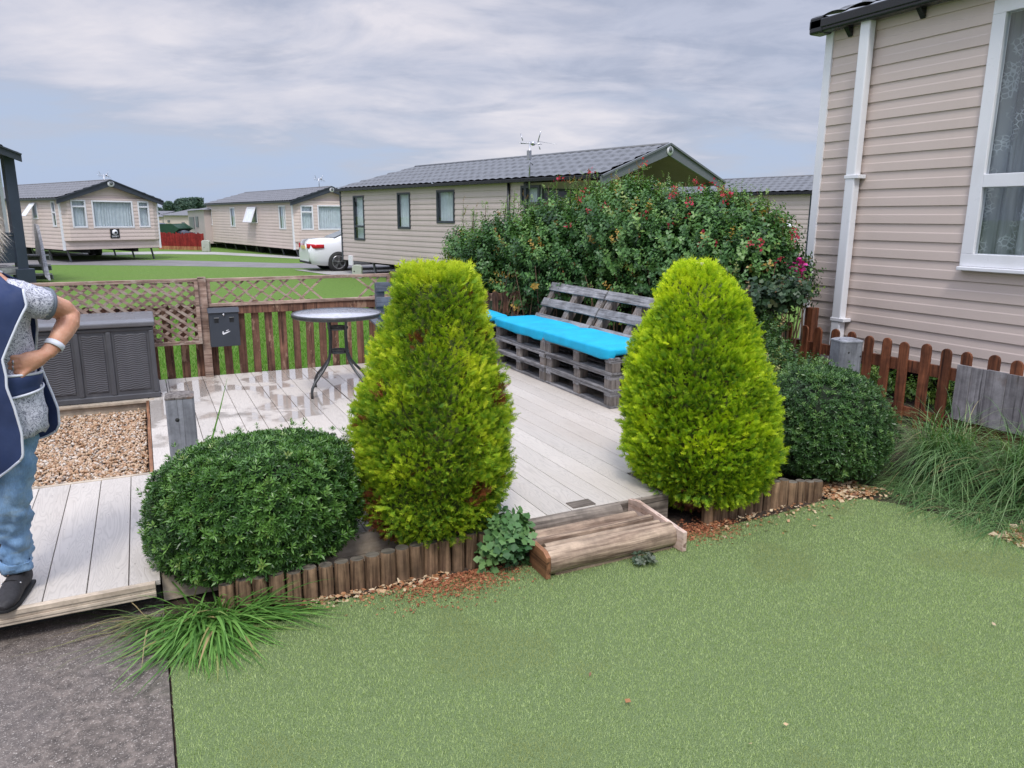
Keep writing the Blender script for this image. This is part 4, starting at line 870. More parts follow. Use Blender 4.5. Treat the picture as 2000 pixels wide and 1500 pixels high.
# bare stems in the lower part
for k in range(70):
    px = RS.uniform(960, 1560); ds = np.interp(px, [960, 1560], [8.9, 6.95]); a = Vector(at(px, 640, ds)); a.z = -.1; e = Vector(at(px+RS.uniform(-40, 40), RS.uniform(510, 585), ds-.2)); m_ = (a+e)/2+Vector(RS.normal(size=3)*.06)
    g.tube([a, m_, e], [.012, .009, .004], 5)
g.build('branches', M['bark'], hd)
V, Fa, A = merge(parts); np_obj('foliage', V, Fa, leafmat('hedge_leaf', HC, .4, .2, .4), hd, A)
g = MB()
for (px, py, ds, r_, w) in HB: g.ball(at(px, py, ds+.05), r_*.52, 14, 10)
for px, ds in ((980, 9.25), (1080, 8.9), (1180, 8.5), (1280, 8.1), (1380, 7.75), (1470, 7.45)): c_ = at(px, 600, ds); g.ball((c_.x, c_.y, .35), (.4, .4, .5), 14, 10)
g.build('shade_core', M['shrub_in'], hd)  # added dark core, shaded inside of the hedge painted by its colour
def flowers(pts, size, cols, parent, name='flowers', n=9, seed=0):
    R = np.random.default_rng(seed); P = np.array([tuple(p) for p in pts]); P = np.repeat(P, n, 0)+R.normal(size=(len(P)*n, 3))*size*.6
    tv = np.array([[0, 0, 0], [-.35, .1, .5], [0, 0, 1], [.35, .1, .5]]); tf = np.array([[0, 1, 2, 3]])
    V, Fa, A = scatter(tv, tf, np.array([0, .5, 1, .5]), P, R.normal(size=P.shape)+np.array([0, 0, .6]), size*(.7+.6*R.random(len(P)))); np_obj(name, V, Fa, leafmat(name+'_petal', cols, .6, .25, .2), parent, A)
FP = [(1255,318,8.2),(1092,353,8.6),(1144,375,8.4),(1182,399,8.2),(1213,385,8.3),(1212,412,8.1),(1152,338,8.5),(1316,372,7.7),(1320,380,7.7),(1312,384,7.7),(1346,394,7.6),(1358,354,7.8),(1370,368,7.7),(1348,398,7.5),(1374,454,7.3),(1398,476,7.2),(1368,476,7.2),(1412,371,7.6),(1414,385,7.5),(1413,398,7.5),(1424,385,7.5),(1465,478,6.9),(1488,474,6.9),(1484,482,6.9),(1550,452,6.9),(1551,468,6.9),(1525,507,6.8),(1133,392,8.4),(1175,405,8.2),(1100,350,8.6),(1262,418,7.9),(1308,440,7.6),(1252,420,7.9),(1150,414,8.1),(1395,358,7.8),(1112,441,8.3),(1345,418,7.5)]
flowers([at(*p) for p in FP], .030, [(0, (0.40, 0.02, 0.05)), (0.6, (0.58, 0.06, 0.12)), (1, (0.35, 0.07, 0.04))], hd, seed=3)
RF = np.random.default_rng(8); P, d, k = blobpts(HB, 90, 77, .05); flowers([p for p in P], .024, [(0, (0.35, 0.10, 0.05)), (0.7, (0.45, 0.2, 0.08)), (1, (0.5, 0.35, 0.05))], hd, 'seed_heads', 5, 4)
# magenta flowers by the corner of the right caravan, ivy-like cover at the fence, perennials between shrub and deck
def leafy(name, B, label, cat, n, size, cols, seed, tmpl=None, up=.4, parts_=None, shell=.6):
    W3 = lambda b: Vector(at(b[0]+random.uniform(-8, 8), b[1], b[2])) if b[0] > 100 else Vector(b[:3]); r = empty(name, tuple(W3(B[0]))[:2]+(0,), 0, label, cat); ps = []
    for k in range(3):
        tv, tf, tt = (tmpl or sprig)(); P, d, kk = blobpts(B, n//3, seed+k, shell); R = np.random.default_rng(seed*3+k)
        ps.append(scatter(tv, tf, tt, P, d+np.array([0, 0, up])+R.normal(size=P.shape)*.5, size*(.6+.8*R.random(len(P)))))
    V, Fa, A = merge(ps); np_obj('foliage', V, Fa, leafmat(name+'_leaf'+str(seed), cols, .45, .2, .4), r, A)
    g = MB(); c_ = r['_o']
    for k in range(6):
        b_ = B[k % len(B)]; e = W3(b_); g.tube([(e.x+random.uniform(-.05, .05), e.y, -.02), ((e.x), e.y, e.z*.5), e], [.006, .005, .003], 5)
    g.build('stems', M['bark'], r); return r
ivy = leafy('leafy_shrub', [(1480,600,6.6,.14,1), (1510,595,6.55,.15,1), (1540,588,6.4,.12,1), (1465,620,6.7,.14,1)], 'broad leaved dark green climber sprawling over the far end of the red-brown picket fence', 'climbing shrub', 460, .135, [(0, (0.018, 0.045, 0.02)), (0.6, (0.04, 0.085, 0.035)), (0.9, (0.08, 0.12, 0.05)), (1, (0.3, 0.16, 0.09))], 91, lambda: sprig(7, .2, .42))
mg = leafy('pink_flower', [(1562,548,7.2,.13,1), (1550,575,7.2,.16,1), (1530,590,7.2,.16,1)], 'magenta flowering plant at the far corner of the right caravan', 'flowering plant', 240, .13, [(0, (0.015, 0.04, 0.014)), (1, (0.05, 0.1, 0.03))], 95)
flowers([at(1556+8*cos(a), 530+14*sin(a*1.7), 7.0) for a in range(9)], .045, [(0, (0.6, 0.02, 0.25)), (1, (0.75, 0.08, 0.4))], mg, seed=6)
leafy('bushy_perennial', [(1505,700,5.9,.15,1), (1505,735,5.6,.17,1), (1545,745,5.4,.12,1), (1590,728,5.3,.09,1), (1500,655,6.1,.11,.8), (1540,725,5.6,.11,1)], 'bright green bushy garden plants between the right golden conifer and the picket fence', 'perennial', 700, .10, [(0, (0.02, 0.06, 0.015)), (0.5, (0.05, 0.12, 0.025)), (0.9, (0.12, 0.21, 0.05)), (1, (0.4, 0.3, 0.12))], 101)
leafy('bushy_perennial', [(5.98, y, .16, .15, 1) for y in (5.1, 4.75, 4.4, 4.1, 3.75, 3.4, 3.0, 2.7)]+[(6.0, 4.5, .3, .13, .6), (6.0, 3.9, .28, .12, .5)], 'low green plants growing under the right caravan just behind the picket fence', 'perennial', 620, .10, [(0, (0.03, 0.08, 0.015)), (0.5, (0.08, 0.17, 0.03)), (1, (0.2, 0.3, 0.06))], 105)
# weeds by the step
def bigleaf():
    V, Fa, T = [], [], []
    for k in range(5):
        a = 2*pi*k/5+.3; el = radians(35); pts = []
        d = Vector((cos(a)*cos(el), sin(a)*cos(el), sin(el))); s = Vector((-sin(a), cos(a), 0)); i = len(V); 
        for (u, w) in ((.15, .0), (.35, .22), (.5, .17), (.65, .27), (.85, .12), (1, 0)):
            p = d*u-Vector((0, 0, .25*u*u)); V.append(p-s*w-Vector((0, 0, .05 if w > .2 else 0))); V.append(p+s*w-Vector((0, 0, .05 if w > .2 else 0))); T.extend([u, u])
        for j in range(5): Fa.append((i+2*j, i+2*j+1, i+2*j+3, i+2*j+2))
    return np.array([tuple(v) for v in V]), np.array(Fa), np.array(T)
def weed(c, label, n, rad, h, size, cols, seed):
    r = empty('leafy_weed', (c[0], c[1], 0), 0, label, 'weed'); R = np.random.default_rng(seed); tv, tf, tt = bigleaf(); a = R.random(n)*2*pi; q = np.sqrt(R.random(n))*rad; P = np.column_stack([c[0]+q*np.cos(a), c[1]+q*np.sin(a)*.75, .02+h*R.random(n)*(1-(q/rad)**2*.5)])
    d = np.column_stack([np.cos(a)*q/rad, np.sin(a)*q/rad-.15, np.full(n, .9)])+R.normal(size=(n, 3))*.3; V, Fa, A = scatter(tv, tf, tt, P, d, size*(.5+.8*R.random(n))); np_obj('foliage', V, Fa, leafmat('weed'+str(seed), cols, .5, .2, .4), r, A)
    g = MB()
    for k in range(min(n, 26)): g.tube([(c[0]+(P[k,0]-c[0])*.3, c[1]+(P[k,1]-c[1])*.3, -.01), tuple(P[k])], .002, 5)
    g.build('stems', leafmat('weedstem'+str(seed), [(0, (0.06, 0.11, 0.04)), (1, (0.06, 0.11, 0.04))], .6, 0, .3), r)
weed((1.50, 3.12), 'green lobed weed growing between the left log edging and the log step', 105, .155, .27, .066, [(0, (0.035, 0.10, 0.03)), (0.6, (0.085, 0.19, 0.06)), (1, (0.16, 0.28, 0.09))], 21)
weed((2.13, 2.80), 'tiny grey green weed sprouting from the turf in front of the log step', 16, .06, .03, .035, [(0, (0.05, 0.09, 0.05)), (1, (0.16, 0.17, 0.13))], 22)

# long grasses
def longblades(base, dirs, length, width, droop, nseg, rng):
    n = len(base); t = np.linspace(0, 1, nseg+1); d = dirs/np.linalg.norm(dirs, axis=1, keepdims=True)
    h = d.copy(); h[:, 2] = 0; h /= np.linalg.norm(h, axis=1, keepdims=True)+1e-9; s = np.column_stack([-h[:, 1], h[:, 0], np.zeros(n)])
    V = np.zeros((n, (nseg+1)*2, 3))
    for i, u in enumerate(t):
        p = base+d*(length*u)[:, None]+h*(length*droop*.55*u*u)[:, None]; p[:, 2] -= length*droop*u**2.2; p[:, 2] = np.maximum(p[:, 2], .004+.02*rng.random(n)*(i > 0))
        w = width*(1-u**2.2*.95)*.5*(0.6+0.4*min(1, u*4))
        V[:, 2*i] = p-s*w[:, None]; V[:, 2*i+1] = p+s*w[:, None]
    Fa = np.array([[2*i, 2*i+1, 2*i+3, 2*i+2] for i in range(nseg)])[None]+(np.arange(n)*(nseg+1)*2)[:, None, None]
    return V.reshape(-1, 3), Fa.reshape(-1, 4), {'tint': np.repeat(rng.random(n), (nseg+1)*2), 'tip': np.tile(np.repeat(t, 2), n)}
GG = [(0, (0.06, 0.15, 0.03)), (0.5, (0.12, 0.27, 0.05)), (0.93, (0.2, 0.38, 0.09)), (1, (0.42, 0.3, 0.15))]
def tussock(name, label, specs, cols, seed, extra=None):
    R = np.random.default_rng(seed); ps = []
    for (c, n, rad, az0, azw, el0, L0, w, dr) in specs:
        a = az0+R.normal(size=n)*azw; q = rad*np.sqrt(R.random(n)); b2 = R.random(n)*2*pi; base = np.column_stack([c[0]+q*np.cos(b2), c[1]+q*np.sin(b2), np.full(n, 0.0)])
        el = el0+R.normal(size=n)*.28; d = np.column_stack([np.cos(a)*np.cos(el), np.sin(a)*np.cos(el), np.abs(np.sin(el))])
        ps.append(longblades(base, d, L0*(.5+.7*R.random(n)), w*(.7+.6*R.random(n)), dr*(.6+.8*R.random(n)), 7, R))
    if extra: ps += extra(R)
    V, Fa, A = merge(ps); c = specs[0][0]
    o = np_obj(name, V, Fa, leafmat(name+str(seed), cols, .5, .3, .35), None, A, org=(c[0], c[1], 0)); tag(o, label, 'grass tuft'); return o
def single(base, pts, w, tint=.6):
    def f(R):
        P = np.array(pts); n = len(P); s = np.array([RT*w*.5*(1-(i/(n-1))**2*.9) for i in range(n)]); V = np.stack([P-s, P+s], 1).reshape(-1, 3); Fa = np.array([[2*i, 2*i+1, 2*i+3, 2*i+2] for i in range(n-1)])
        return (V, Fa, {'tint': np.full(len(V), tint), 'tip': np.zeros(len(V))})
    return f
def ex(R):
    out = []
    for pts in ([(408, 880, 3.95), (420, 835, 3.95), (432, 790, 3.95), (444, 738, 3.95)], [(398, 860, 3.9), (412, 850, 3.88), (445, 862, 3.8), (470, 880, 3.7)],
                [(470, 905, 3.25), (488, 900, 3.22), (498, 915, 3.2), (505, 968, 3.15)], [(470, 1010, 3.1), (482, 985, 3.1), (500, 962, 3.08), (508, 972, 3.05)]):
        out.append(single(None, [tuple(at(*p)) for p in pts], .011)(R))
    return out
tussock('grass_tuft', 'lush tuft of long bright green grass spilling over the paving by the left round shrub',
    [((.12, 3.15), 330, .09, radians(-100), .62, .42, .29, .013, .55), ((.22, 3.13), 100, .1, radians(-20), .35, .35, .32, .011, .5), ((.05, 3.2), 50, .06, radians(-150), .4, .5, .3, .008, .5), ((.1, 3.2), 60, .1, radians(-90), 1.2, 1.0, .26, .009, .5)], GG, 11, ex)
tussock('grass_tuft', 'thin tuft of faded grass at the end of the pale deck nosing',
    [((-.10, 3.27), 26, .04, radians(190), .5, .55, .34, .006, .6), ((-.08, 3.22), 22, .04, radians(-110), .8, .9, .25, .006, .6)], [(0, (0.09, 0.15, 0.05)), (0.6, (0.17, 0.22, 0.08)), (1, (0.4, 0.3, 0.16))], 12)
OG = [(0, (0.06, 0.14, 0.05)), (0.45, (0.12, 0.23, 0.08)), (0.8, (0.2, 0.32, 0.12)), (0.92, (0.28, 0.38, 0.19)), (1, (0.42, 0.3, 0.16))]
tussock('ornamental_grass', 'big arching clump of fine ornamental grass beside the right round shrub',
    [((4.85, 3.05), 1000, .17, radians(215), .95, 1.1, .82, .0055, .6), ((4.65, 2.95), 260, .2, radians(200), .6, .4, .4, .0045, .6)], OG, 14)
tussock('ornamental_grass', 'big arching clump of fine ornamental grass below the grey board panel',
    [((4.98, 2.55), 1100, .2, radians(225), .9, 1.1, .84, .0055, .6), ((4.75, 2.35), 260, .2, radians(200), .7, .5, .45, .005, .6)], OG, 15)
tussock('ornamental_grass', 'sparse straggling grass at the turf edge in front of the two big clumps',
    [((4.3, 2.7), 240, .2, radians(190), .9, .45, .32, .004, .6), ((4.28, 2.35), 200, .16, radians(200), .8, .4, .34, .004, .6), ((4.3, 3.0), 120, .14, radians(200), .9, .5, .28, .004, .6)], OG, 16)
tussock('ornamental_grass', 'clump of fine ornamental grass at the right edge of the photo against the fence',
    [((5.25, 2.15), 800, .2, radians(210), .9, 1.05, .8, .0055, .6)], OG, 17)

# ------------------------------------------------------------------ static caravans
def siding(g, P, u0, u1, z0, z1, holes=(), pitch=.15, lip=.014, gable=None):
    prof_ = [(0, 1.0), (.47, .78), (.53, .55), (1.0, .10)]
    n = int(math.ceil((z1-z0)/pitch)); zs = set()
    for k in range(n):
        for f, _ in prof_: zs.add(round(z0+(k+f)*pitch, 5))
    for h in holes: zs.add(round(h[2], 5)); zs.add(round(h[3], 5))
    zs.add(round(z1, 5)); zs = sorted(z for z in zs if z0-1e-6 <= z <= z1+1e-6)
    def out(z, k):
        f = (z-z0)/pitch-k
        for (a, oa), (b_, ob) in zip(prof_, prof_[1:]):
            if f <= b_+1e-6: return lip*(oa+(ob-oa)*(f-a)/(b_-a))
        return lip*.02
    for za, zb_ in zip(zs, zs[1:]):
        if zb_-za < 1e-4: continue
        k = int(((za+zb_)/2-z0)/pitch); lo, hi = (u0, u1)
        segs = [(u0, u1)]
        for h in holes:
            if h[2] < (za+zb_)/2 < h[3]:
                ns = []
                for a, b_ in segs:
                    if h[1] <= a or h[0] >= b_: ns.append((a, b_)); continue
                    if h[0] > a: ns.append((a, h[0]))
                    if h[1] < b_: ns.append((h[1], b_))
                segs = ns
        for a, b_ in segs:
            if gable:
                (a0, b0), (a1, b1) = gable(za), gable(zb_); A0, B0, A1, B1 = max(a, a0), min(b_, b0), max(a, a1), min(b_, b1)
                if B0 <= A0: continue
                if B1 < A1: A1 = B1 = (A1+B1)/2
            else: A0 = A1 = a; B0 = B1 = b_
            oa, ob = out(za, k), out(zb_, k)
            g.add([P(A0, za, oa), P(B0, za, oa), P(B1, zb_, ob), P(A1, zb_, ob)], [(0, 1, 2, 3)])
            if abs((za-z0)/pitch-round((za-z0)/pitch)) < 1e-3: g.add([P(A0, za, -.002), P(B0, za, -.002), P(B0, za, oa), P(A0, za, oa)], [(0, 1, 2, 3)])
class Caravan:
    def __init__(s, org, rz, Lc, Wc, zb, ze, zr, label, wall, trim, group='static caravans', setback=0.0, pitch=.15, tile='roof_far', fascia='anthracite', hip=1.6, ovf=.22, bay=False, name='static_caravan'):
        s.org = Vector((org[0], org[1], GZ)); s.r = empty(name, s.org, rz, label, 'static caravan', group); s.rz = rz
        s.L, s.W, s.zb, s.ze, s.zr, s.sb, s.pitch, s.lip = Lc, Wc, zb-GZ, ze-GZ, zr-GZ, setback, pitch, .014
        s.wall, s.trim, s.tile, s.fa, s.hip, s.ovf, s.bay = wall, trim, tile, fascia, hip, ovf, bay; s.side, s.front = [], []
    def loc(s, P):
        d = P-s.org; c, n = cos(-s.rz), sin(-s.rz); return Vector((d.x*c-d.y*n, d.x*n+d.y*c, d.z))
    def axes(s): return Vector((cos(s.rz), sin(s.rz), 0)), Vector((-sin(s.rz), cos(s.rz), 0))
    def swin(s, px0, px1, py0, py1, **k):       # window in the long wall, from where it is seen
        X_, Y_ = s.axes(); a = s.loc(onplane(px0, py0, s.org, X_)); b_ = s.loc(onplane(px1, py1, s.org, X_)); m_ = s.loc(onplane(px1, py0, s.org, X_)); n_ = s.loc(onplane(px0, py1, s.org, X_))
        s.side.append(dict(u0=min(a.y, b_.y), u1=max(a.y, b_.y), z0=(b_.z+n_.z)/2, z1=(a.z+m_.z)/2, **k))
    def fwin(s, px0, px1, py0, py1, **k):
        X_, Y_ = s.axes(); o = s.org+Y_*(s.sb-(.12 if s.bay else 0)); a = s.loc(onplane(px0, py0, o, Y_)); b_ = s.loc(onplane(px1, py1, o, Y_)); m_ = s.loc(onplane(px1, py0, o, Y_)); n_ = s.loc(onplane(px0, py1, o, Y_))
        s.front.append(dict(u0=min(a.x, b_.x), u1=max(a.x, b_.x), z0=(b_.z+n_.z)/2, z1=(a.z+m_.z)/2, **k))
    def window(s, P, w, fm):
        u0, u1, z0, z1 = w['u0'], w['u1'], w['z0'], w['z1']; fw = w.get('fw', .06); g = MB(); g2 = lambda a, b_: g.add([P(a[0], a[1], -.03), P(b_[0], a[1], -.03), P(b_[0], b_[1], -.03), P(a[0], b_[1], -.03), P(a[0], a[1], .03), P(b_[0], a[1], .03), P(b_[0], b_[1], .03), P(a[0], b_[1], .03)], [(0,1,2,3),(4,5,6,7),(0,1,5,4),(1,2,6,5),(2,3,7,6),(3,0,4,7)])
        g2((u0, z0), (u1, z0+fw)); g2((u0, z1-fw), (u1, z1)); g2((u0, z0+fw), (u0+fw, z1-fw)); g2((u1-fw, z0+fw), (u1, z1-fw))
        for t_ in w.get('tr', ()): zz = z0+(z1-z0)*t_; g2((u0+fw, zz-fw*.5), (u1-fw, zz+fw*.5))
        for t_ in w.get('mu', ()): uu = u0+(u1-u0)*t_; g2((uu-fw*.5, z0+fw), (uu+fw*.5, z1-fw))
        f = g.build('window', M[fm], s.r, local=True, bevel=.004)
        g = MB(); g.add([P(u0+fw*.5, z0+fw*.5, 0), P(u1-fw*.5, z0+fw*.5, 0), P(u1-fw*.5, z1-fw*.5, 0), P(u0+fw*.5, z1-fw*.5, 0)], [(0, 1, 2, 3)]); g.build('pane', M['glass'], f, local=True)
        if w.get('curtain', True):
            g = MB(); a, b_ = u0+fw*.4, u1-fw*.4; sp = w.get('split', 0)
            def fn(u, v):
                uu = a+(b_-a)*u; am = .018+.012*sin(uu*5); k = 1.0
                return P(uu, z0+fw*.3+(z1-z0-fw*.6)*v, -.09+am*sin(uu*48+2*sin(uu*7)))
            nn = max(30, int((b_-a)*60)); g.grid(fn, nn, 3); g.build('curtain', M['curtain'], f, local=True)
        if w.get('open'):
            g = MB(); h = z1-z0; o = w['open']
            for (a0, a1, b0, b1) in ((0, 1, 0, .1), (0, 1, .9, 1), (0, .14, .1, .9), (.86, 1, .1, .9)):
                q = lambda u, v, e: P(u0+(u1-u0)*u, z1-h*v*cos(o), .05+h*v*sin(o)+e)
                g.add([q(a0, b0, 0), q(a1, b0, 0), q(a1, b1, 0), q(a0, b1, 0), q(a0, b0, .03), q(a1, b0, .03), q(a1, b1, .03), q(a0, b1, .03)], [(0,1,2,3),(4,5,6,7),(0,1,5,4),(1,2,6,5),(2,3,7,6),(3,0,4,7)])
            g.build('open_sash', M[fm], f, local=True)
            g = MB(); g.add([q(.14, .1, .015), q(.86, .1, .015), q(.86, .9, .015), q(.14, .9, .015)], [(0, 1, 2, 3)]); g.build('sash_pane', M['curtain'], f, local=True)
        return f
    def build(s, fm='white_pvc', wheels=True, farpost=True, frontdark=False):
        W_, L_, zb, ze, zr, sb = s.W, s.L, s.zb, s.ze, s.zr, s.sb; H = lambda w: (w['u0']+.02, w['u1']-.02, w['z0']+.02, w['z1']-.02)
        g = MB(); Ps = lambda u, z, o: (-o, u, z); siding(g, Ps, sb, L_, zb, ze, [H(w) for w in s.side], s.pitch, s.lip)
        siding(g, lambda u, z, o: (W_+o, u, z), sb, L_, zb, ze, (), s.pitch, s.lip)
        gab = lambda z: (0, W_) if z <= ze else ((z-ze)/(zr-ze)*W_/2, W_-(z-ze)/(zr-ze)*W_/2)
        Pb = lambda u, z, o: (u, L_+o, z); siding(g, Pb, 0, W_, zb, ze if s.hip else zr-.02, (), s.pitch, s.lip, gab)
        g.build('wall', M[s.wall], s.r, local=True)
        g = MB(); hz = ze
        if s.bay:
            zlo = zb+.36; Pf = lambda u, z, o: (u, sb-.12-o, z)
            siding(g, lambda u, z, o: (u, sb-o, z), 0, W_, zb, zlo, (), s.pitch, s.lip)
            siding(g, Pf, .25, W_-.25, zlo, ze+.02, [H(w) for w in s.front], s.pitch, s.lip)
            for a, b_ in ((0, .25), (W_, W_-.25)):
                siding(g, lambda u, z, o: (a+(b_-a)*u, sb-.12*u-o, z), 0, 1, zlo, ze+.02, (), s.pitch, s.lip)
            g.add([(0, sb, zlo), (.25, sb-.13, zlo), (W_-.25, sb-.13, zlo), (W_, sb, zlo)], [(0, 1, 2, 3)])
            g.add([(0, sb, ze+.02), (.25, sb-.13, ze+.02), (W_-.25, sb-.13, ze+.02), (W_, sb, ze+.02)], [(0, 1, 2, 3)])
        else:
            Pf = lambda u, z, o: (u, sb-o, z); siding(g, Pf, 0, W_, zb, ze, [H(w) for w in s.front], s.pitch, s.lip)
        siding(g, lambda u, z, o: (u, (0.02 if sb and s.bay is None else sb)-o, z), 0, W_, ze, zr-.03, (), s.pitch, s.lip, gab)
        g.build('front_wall', M[s.wall], s.r, local=True)
        # trims
        for x, y in ((0, sb), (W_, sb), (0, L_), (W_, L_)):
            g = MB(); e = .026; g.b2((x-(e if x == 0 else .06), y-(e if y == sb else .06), zb-.02), (x+(.06 if x == 0 else e), y+(.06 if y == sb else e), ze)); g.build('corner_trim', M[s.trim], s.r, local=True)
        # roof
        for side in (0, 1):
            g = MB(); ov = .16; rise = zr-ze; xe, ze_ = -ov, ze-ov*rise/(W_/2)+.04; nu = int(L_/.05); nv = 43
            def fn(u, v):
                y = -s.ovf+(L_+.12+s.ovf-s.hip*v)*u; x = xe+(W_/2-xe)*v; z = ze_+(zr+.05-ze_)*v
                wv = .026*abs(sin(pi*(y+.15*(int(v*6) % 2))/.3))-.034*((v*6.0) % 1)+.03
                return (x if side == 0 else W_-x, y, z+wv)
            g.grid(fn, nu, nv, smooth=False)
            g.build('roof', M[s.tile], s.r, local=True)
        if s.hip:
            g = MB(); g.add([(-.16, L_+.12, ze-.03), (W_+.16, L_+.12, ze-.03), (W_/2, L_+.12-s.hip, zr+.06)], [(0, 1, 2)]); g.build('roof', M[s.tile], s.r, local=True)
            g = MB(); g.b2((-.14, L_+.02, ze-.09), (W_+.14, L_+.13, ze-.03)); g.build('fascia', M[s.fa], s.r, local=True)
        g = MB(); g.tube([(W_/2, -s.ovf-.01, zr+.055), (W_/2, L_+.12-s.hip, zr+.055)], (.05), 8); g.build('ridge_cap', M[s.tile], s.r, local=True)
        # bargeboard
        g = MB(); hgt = .24
        for q in (-1, 1):
            a = Vector((W_/2, 0, zr+.06)); b_ = Vector((W_/2+q*(W_/2+.17), 0, ze-.05)); y0, y1 = -s.ovf-.05, -s.ovf+.0
            g.add([(a.x, y0, a.z), (b_.x, y0, b_.z), (b_.x, y0, b_.z-hgt*.75), (a.x, y0, a.z-hgt), (a.x, y1, a.z), (b_.x, y1, b_.z), (b_.x, y1, b_.z-hgt*.75), (a.x, y1, a.z-hgt)], [(0,1,2,3),(4,5,6,7),(0,1,5,4),(1,2,6,5),(2,3,7,6)])
            g.bar((a.x, y0-.015, a.z+.01), (b_.x, y0-.015, b_.z+.01), .05, .04)
        g.build('bargeboard', M[s.fa], s.r, local=True)
        g = MB(); g.add([(0-.1, -s.ovf, ze-.11), (0-.1, sb, ze-.11), (W_/2, sb, zr-.19), (W_/2, -s.ovf, zr-.19)], [(0, 1, 2, 3)]); g.add([(W_+.1, -s.ovf, ze-.11), (W_+.1, sb, ze-.11), (W_/2, sb, zr-.19), (W_/2, -s.ovf, zr-.19)], [(0, 1, 2, 3)])
        g.build('soffit', M['soffit'], s.r, local=True)
        for x in (-.16, W_+.09):
            g = MB(); g.b2((x-.01, -s.ovf, ze-.085), (x+.09, L_+.12, ze-.0)); g.build('gutter', M['black_plastic'], s.r, local=True, bevel=.01)
        # floor, chassis, legs
        g = MB(); g.b2((.02, sb+.02, zb-.02), (W_-.02, L_-.02, zb+.1)); g.b2((.9, sb+.2, zb-.16), (1.05, L_-.2, zb-.02)); g.b2((W_-1.05, sb+.2, zb-.16), (W_-.9, L_-.2, zb-.02)); g.build('chassis', M['dark_void'], s.r, local=True)
        if wheels and zb > .2:
            k = 0
            for y in np.arange(sb+.4, L_-.2, 1.9):
                for x in (.25, W_-.25):
                    g = MB(); g.bar((x+.1, y, 0), (x, y, zb-.02), .08, .05, up=(1, 0, 0)); g.build('jack_leg', M['fascia_grey'], s.r, local=True)
            for x in (.5, W_-.5):
                for y in (L_*.42, L_*.42+.75):
                    g = MB(); g.tube([(x-.1, y, .24), (x+.1, y, .24)], .24, 16); g.build('wheel', M['dark_void'], s.r, local=True)
        for w in s.side: s.window(Ps, w, w.get('fm', fm))
        for w in s.front: s.window(Pf, w, w.get('fm', fm))
        return s.r
    def part(s, g, name, mat, **k): return g.build(name, M[mat], s.r, local=True, **k)
    def emblem(s, r_=.11):
        g = MB(); y = -s.ovf-.055; c_ = (s.W/2, y, s.zr-.075); g.tube([c_, (c_[0], y-.012, c_[2])], r_, 20); e = s.part(g, 'emblem', 'white_pvc')
        g = MB(); g.tube([(c_[0]+.01, y-.013, c_[2]+.01), (c_[0]+.01, y-.017, c_[2]+.01)], r_*.55, 14); g.build('emblem_mark', M['fascia_grey'], e, local=True)
    def aerial(s, x, y, z0, z1, lean=0):
        z0 -= GZ; z1 -= GZ; g = MB(); g.tube([(x, y, z0), (x, y, z1)], .018, 8); g.tube([(x-.28, y-.1, z1-.06), (x+.38, y+.25, z1-.10)], .010, 6)
        for k in range(7): t_ = k/6; xx, yy, zz = x-.28+.66*t_, y-.1+.35*t_, z1-.06-.04*t_; g.tube([(xx-.02, yy+.05, zz+.09), (xx+.02, yy-.05, zz-.09)], .006, 5)
        g.tube([(x-.26, y-.12, z1+.13), (x-.18, y-.08, z1-.02)], .009, 5); g.tube([(x+.24, y, z1+.16), (x+.14, y, z1-.04)], .009, 5); g.ball((x+.1, y-.05, z1-.04), .05, 8, 6)
        s.part(g, 'aerial', 'steel')

A1 = at(126, 488, 30.5); h1 = Caravan((A1.x, A1.y), radians(25), 12.5, 3.95, .32, 2.36, 3.06, 'cream static caravan at far left, black emblem plate under its front window', 'siding_cream', 'white_pvc', bay=True)
h1.fwin(136, 172, 390, 445, tr=(.76,)); h1.fwin(177, 263, 392, 445); h1.fwin(267, 294, 393, 444, tr=(.78,))
h1.swin(99, 113, 392, 443, tr=(.55,)); h1.swin(62, 76, 396, 428, open=.65); h1.swin(28, 44, 396, 436)
h1.build(); h1.emblem(.14)
g = MB(); zc = h1.loc(onplane(224, 456, h1.org+h1.axes()[1]*-.12, h1.axes()[1])); cx_, cz_ = zc.x, zc.z
g.b2((cx_-.19, -.155, cz_-.19), (cx_+.19, -.136, cz_+.19)); pl = h1.part(g, 'emblem_plate', 'black_plastic', bevel=.02)
g = MB(); g.tube([(cx_, -.156, cz_+.05), (cx_, -.162, cz_+.05)], .115, 24); g.build('emblem_disc', M['white_pvc'], pl, local=True)
g = MB(); g.tube([(cx_+.03, -.1625, cz_+.04), (cx_+.03, -.166, cz_+.04)], .05, 16); g.prism([(.02, .0), (.07, -.06), (-.03, -.02)], (cx_, -.1625, cz_+.04), (1, 0, 0), (0, 0, 1), (0, -.003, 0)); g.build('emblem_swirl', M['black_plastic'], pl, local=True)
def lettering(txt, size, loc, parent, mat, name='lettering'):
    cu = bpy.data.curves.new('t', 'FONT'); cu.body = txt; cu.size = size; cu.align_x = 'CENTER'; cu.extrude = .002
    o = bpy.data.objects.new('t', cu); COL.objects.link(o); dg = bpy.context.evaluated_depsgraph_get(); dg.update(); me = bpy.data.meshes.new_from_object(o.evaluated_get(dg)); bpy.data.objects.remove(o)
    me.materials.clear(); me.materials.append(mat); q = bpy.data.objects.new(name, me); COL.objects.link(q); q.parent = parent; q.location = loc; q.rotation_euler = (pi/2, 0, 0); return q
lettering('SWIFT', .1, (cx_, -.1565, cz_-.155), pl, M['white_pvc'])
h1.aerial(3.4, 3.6, 2.5, 3.55)

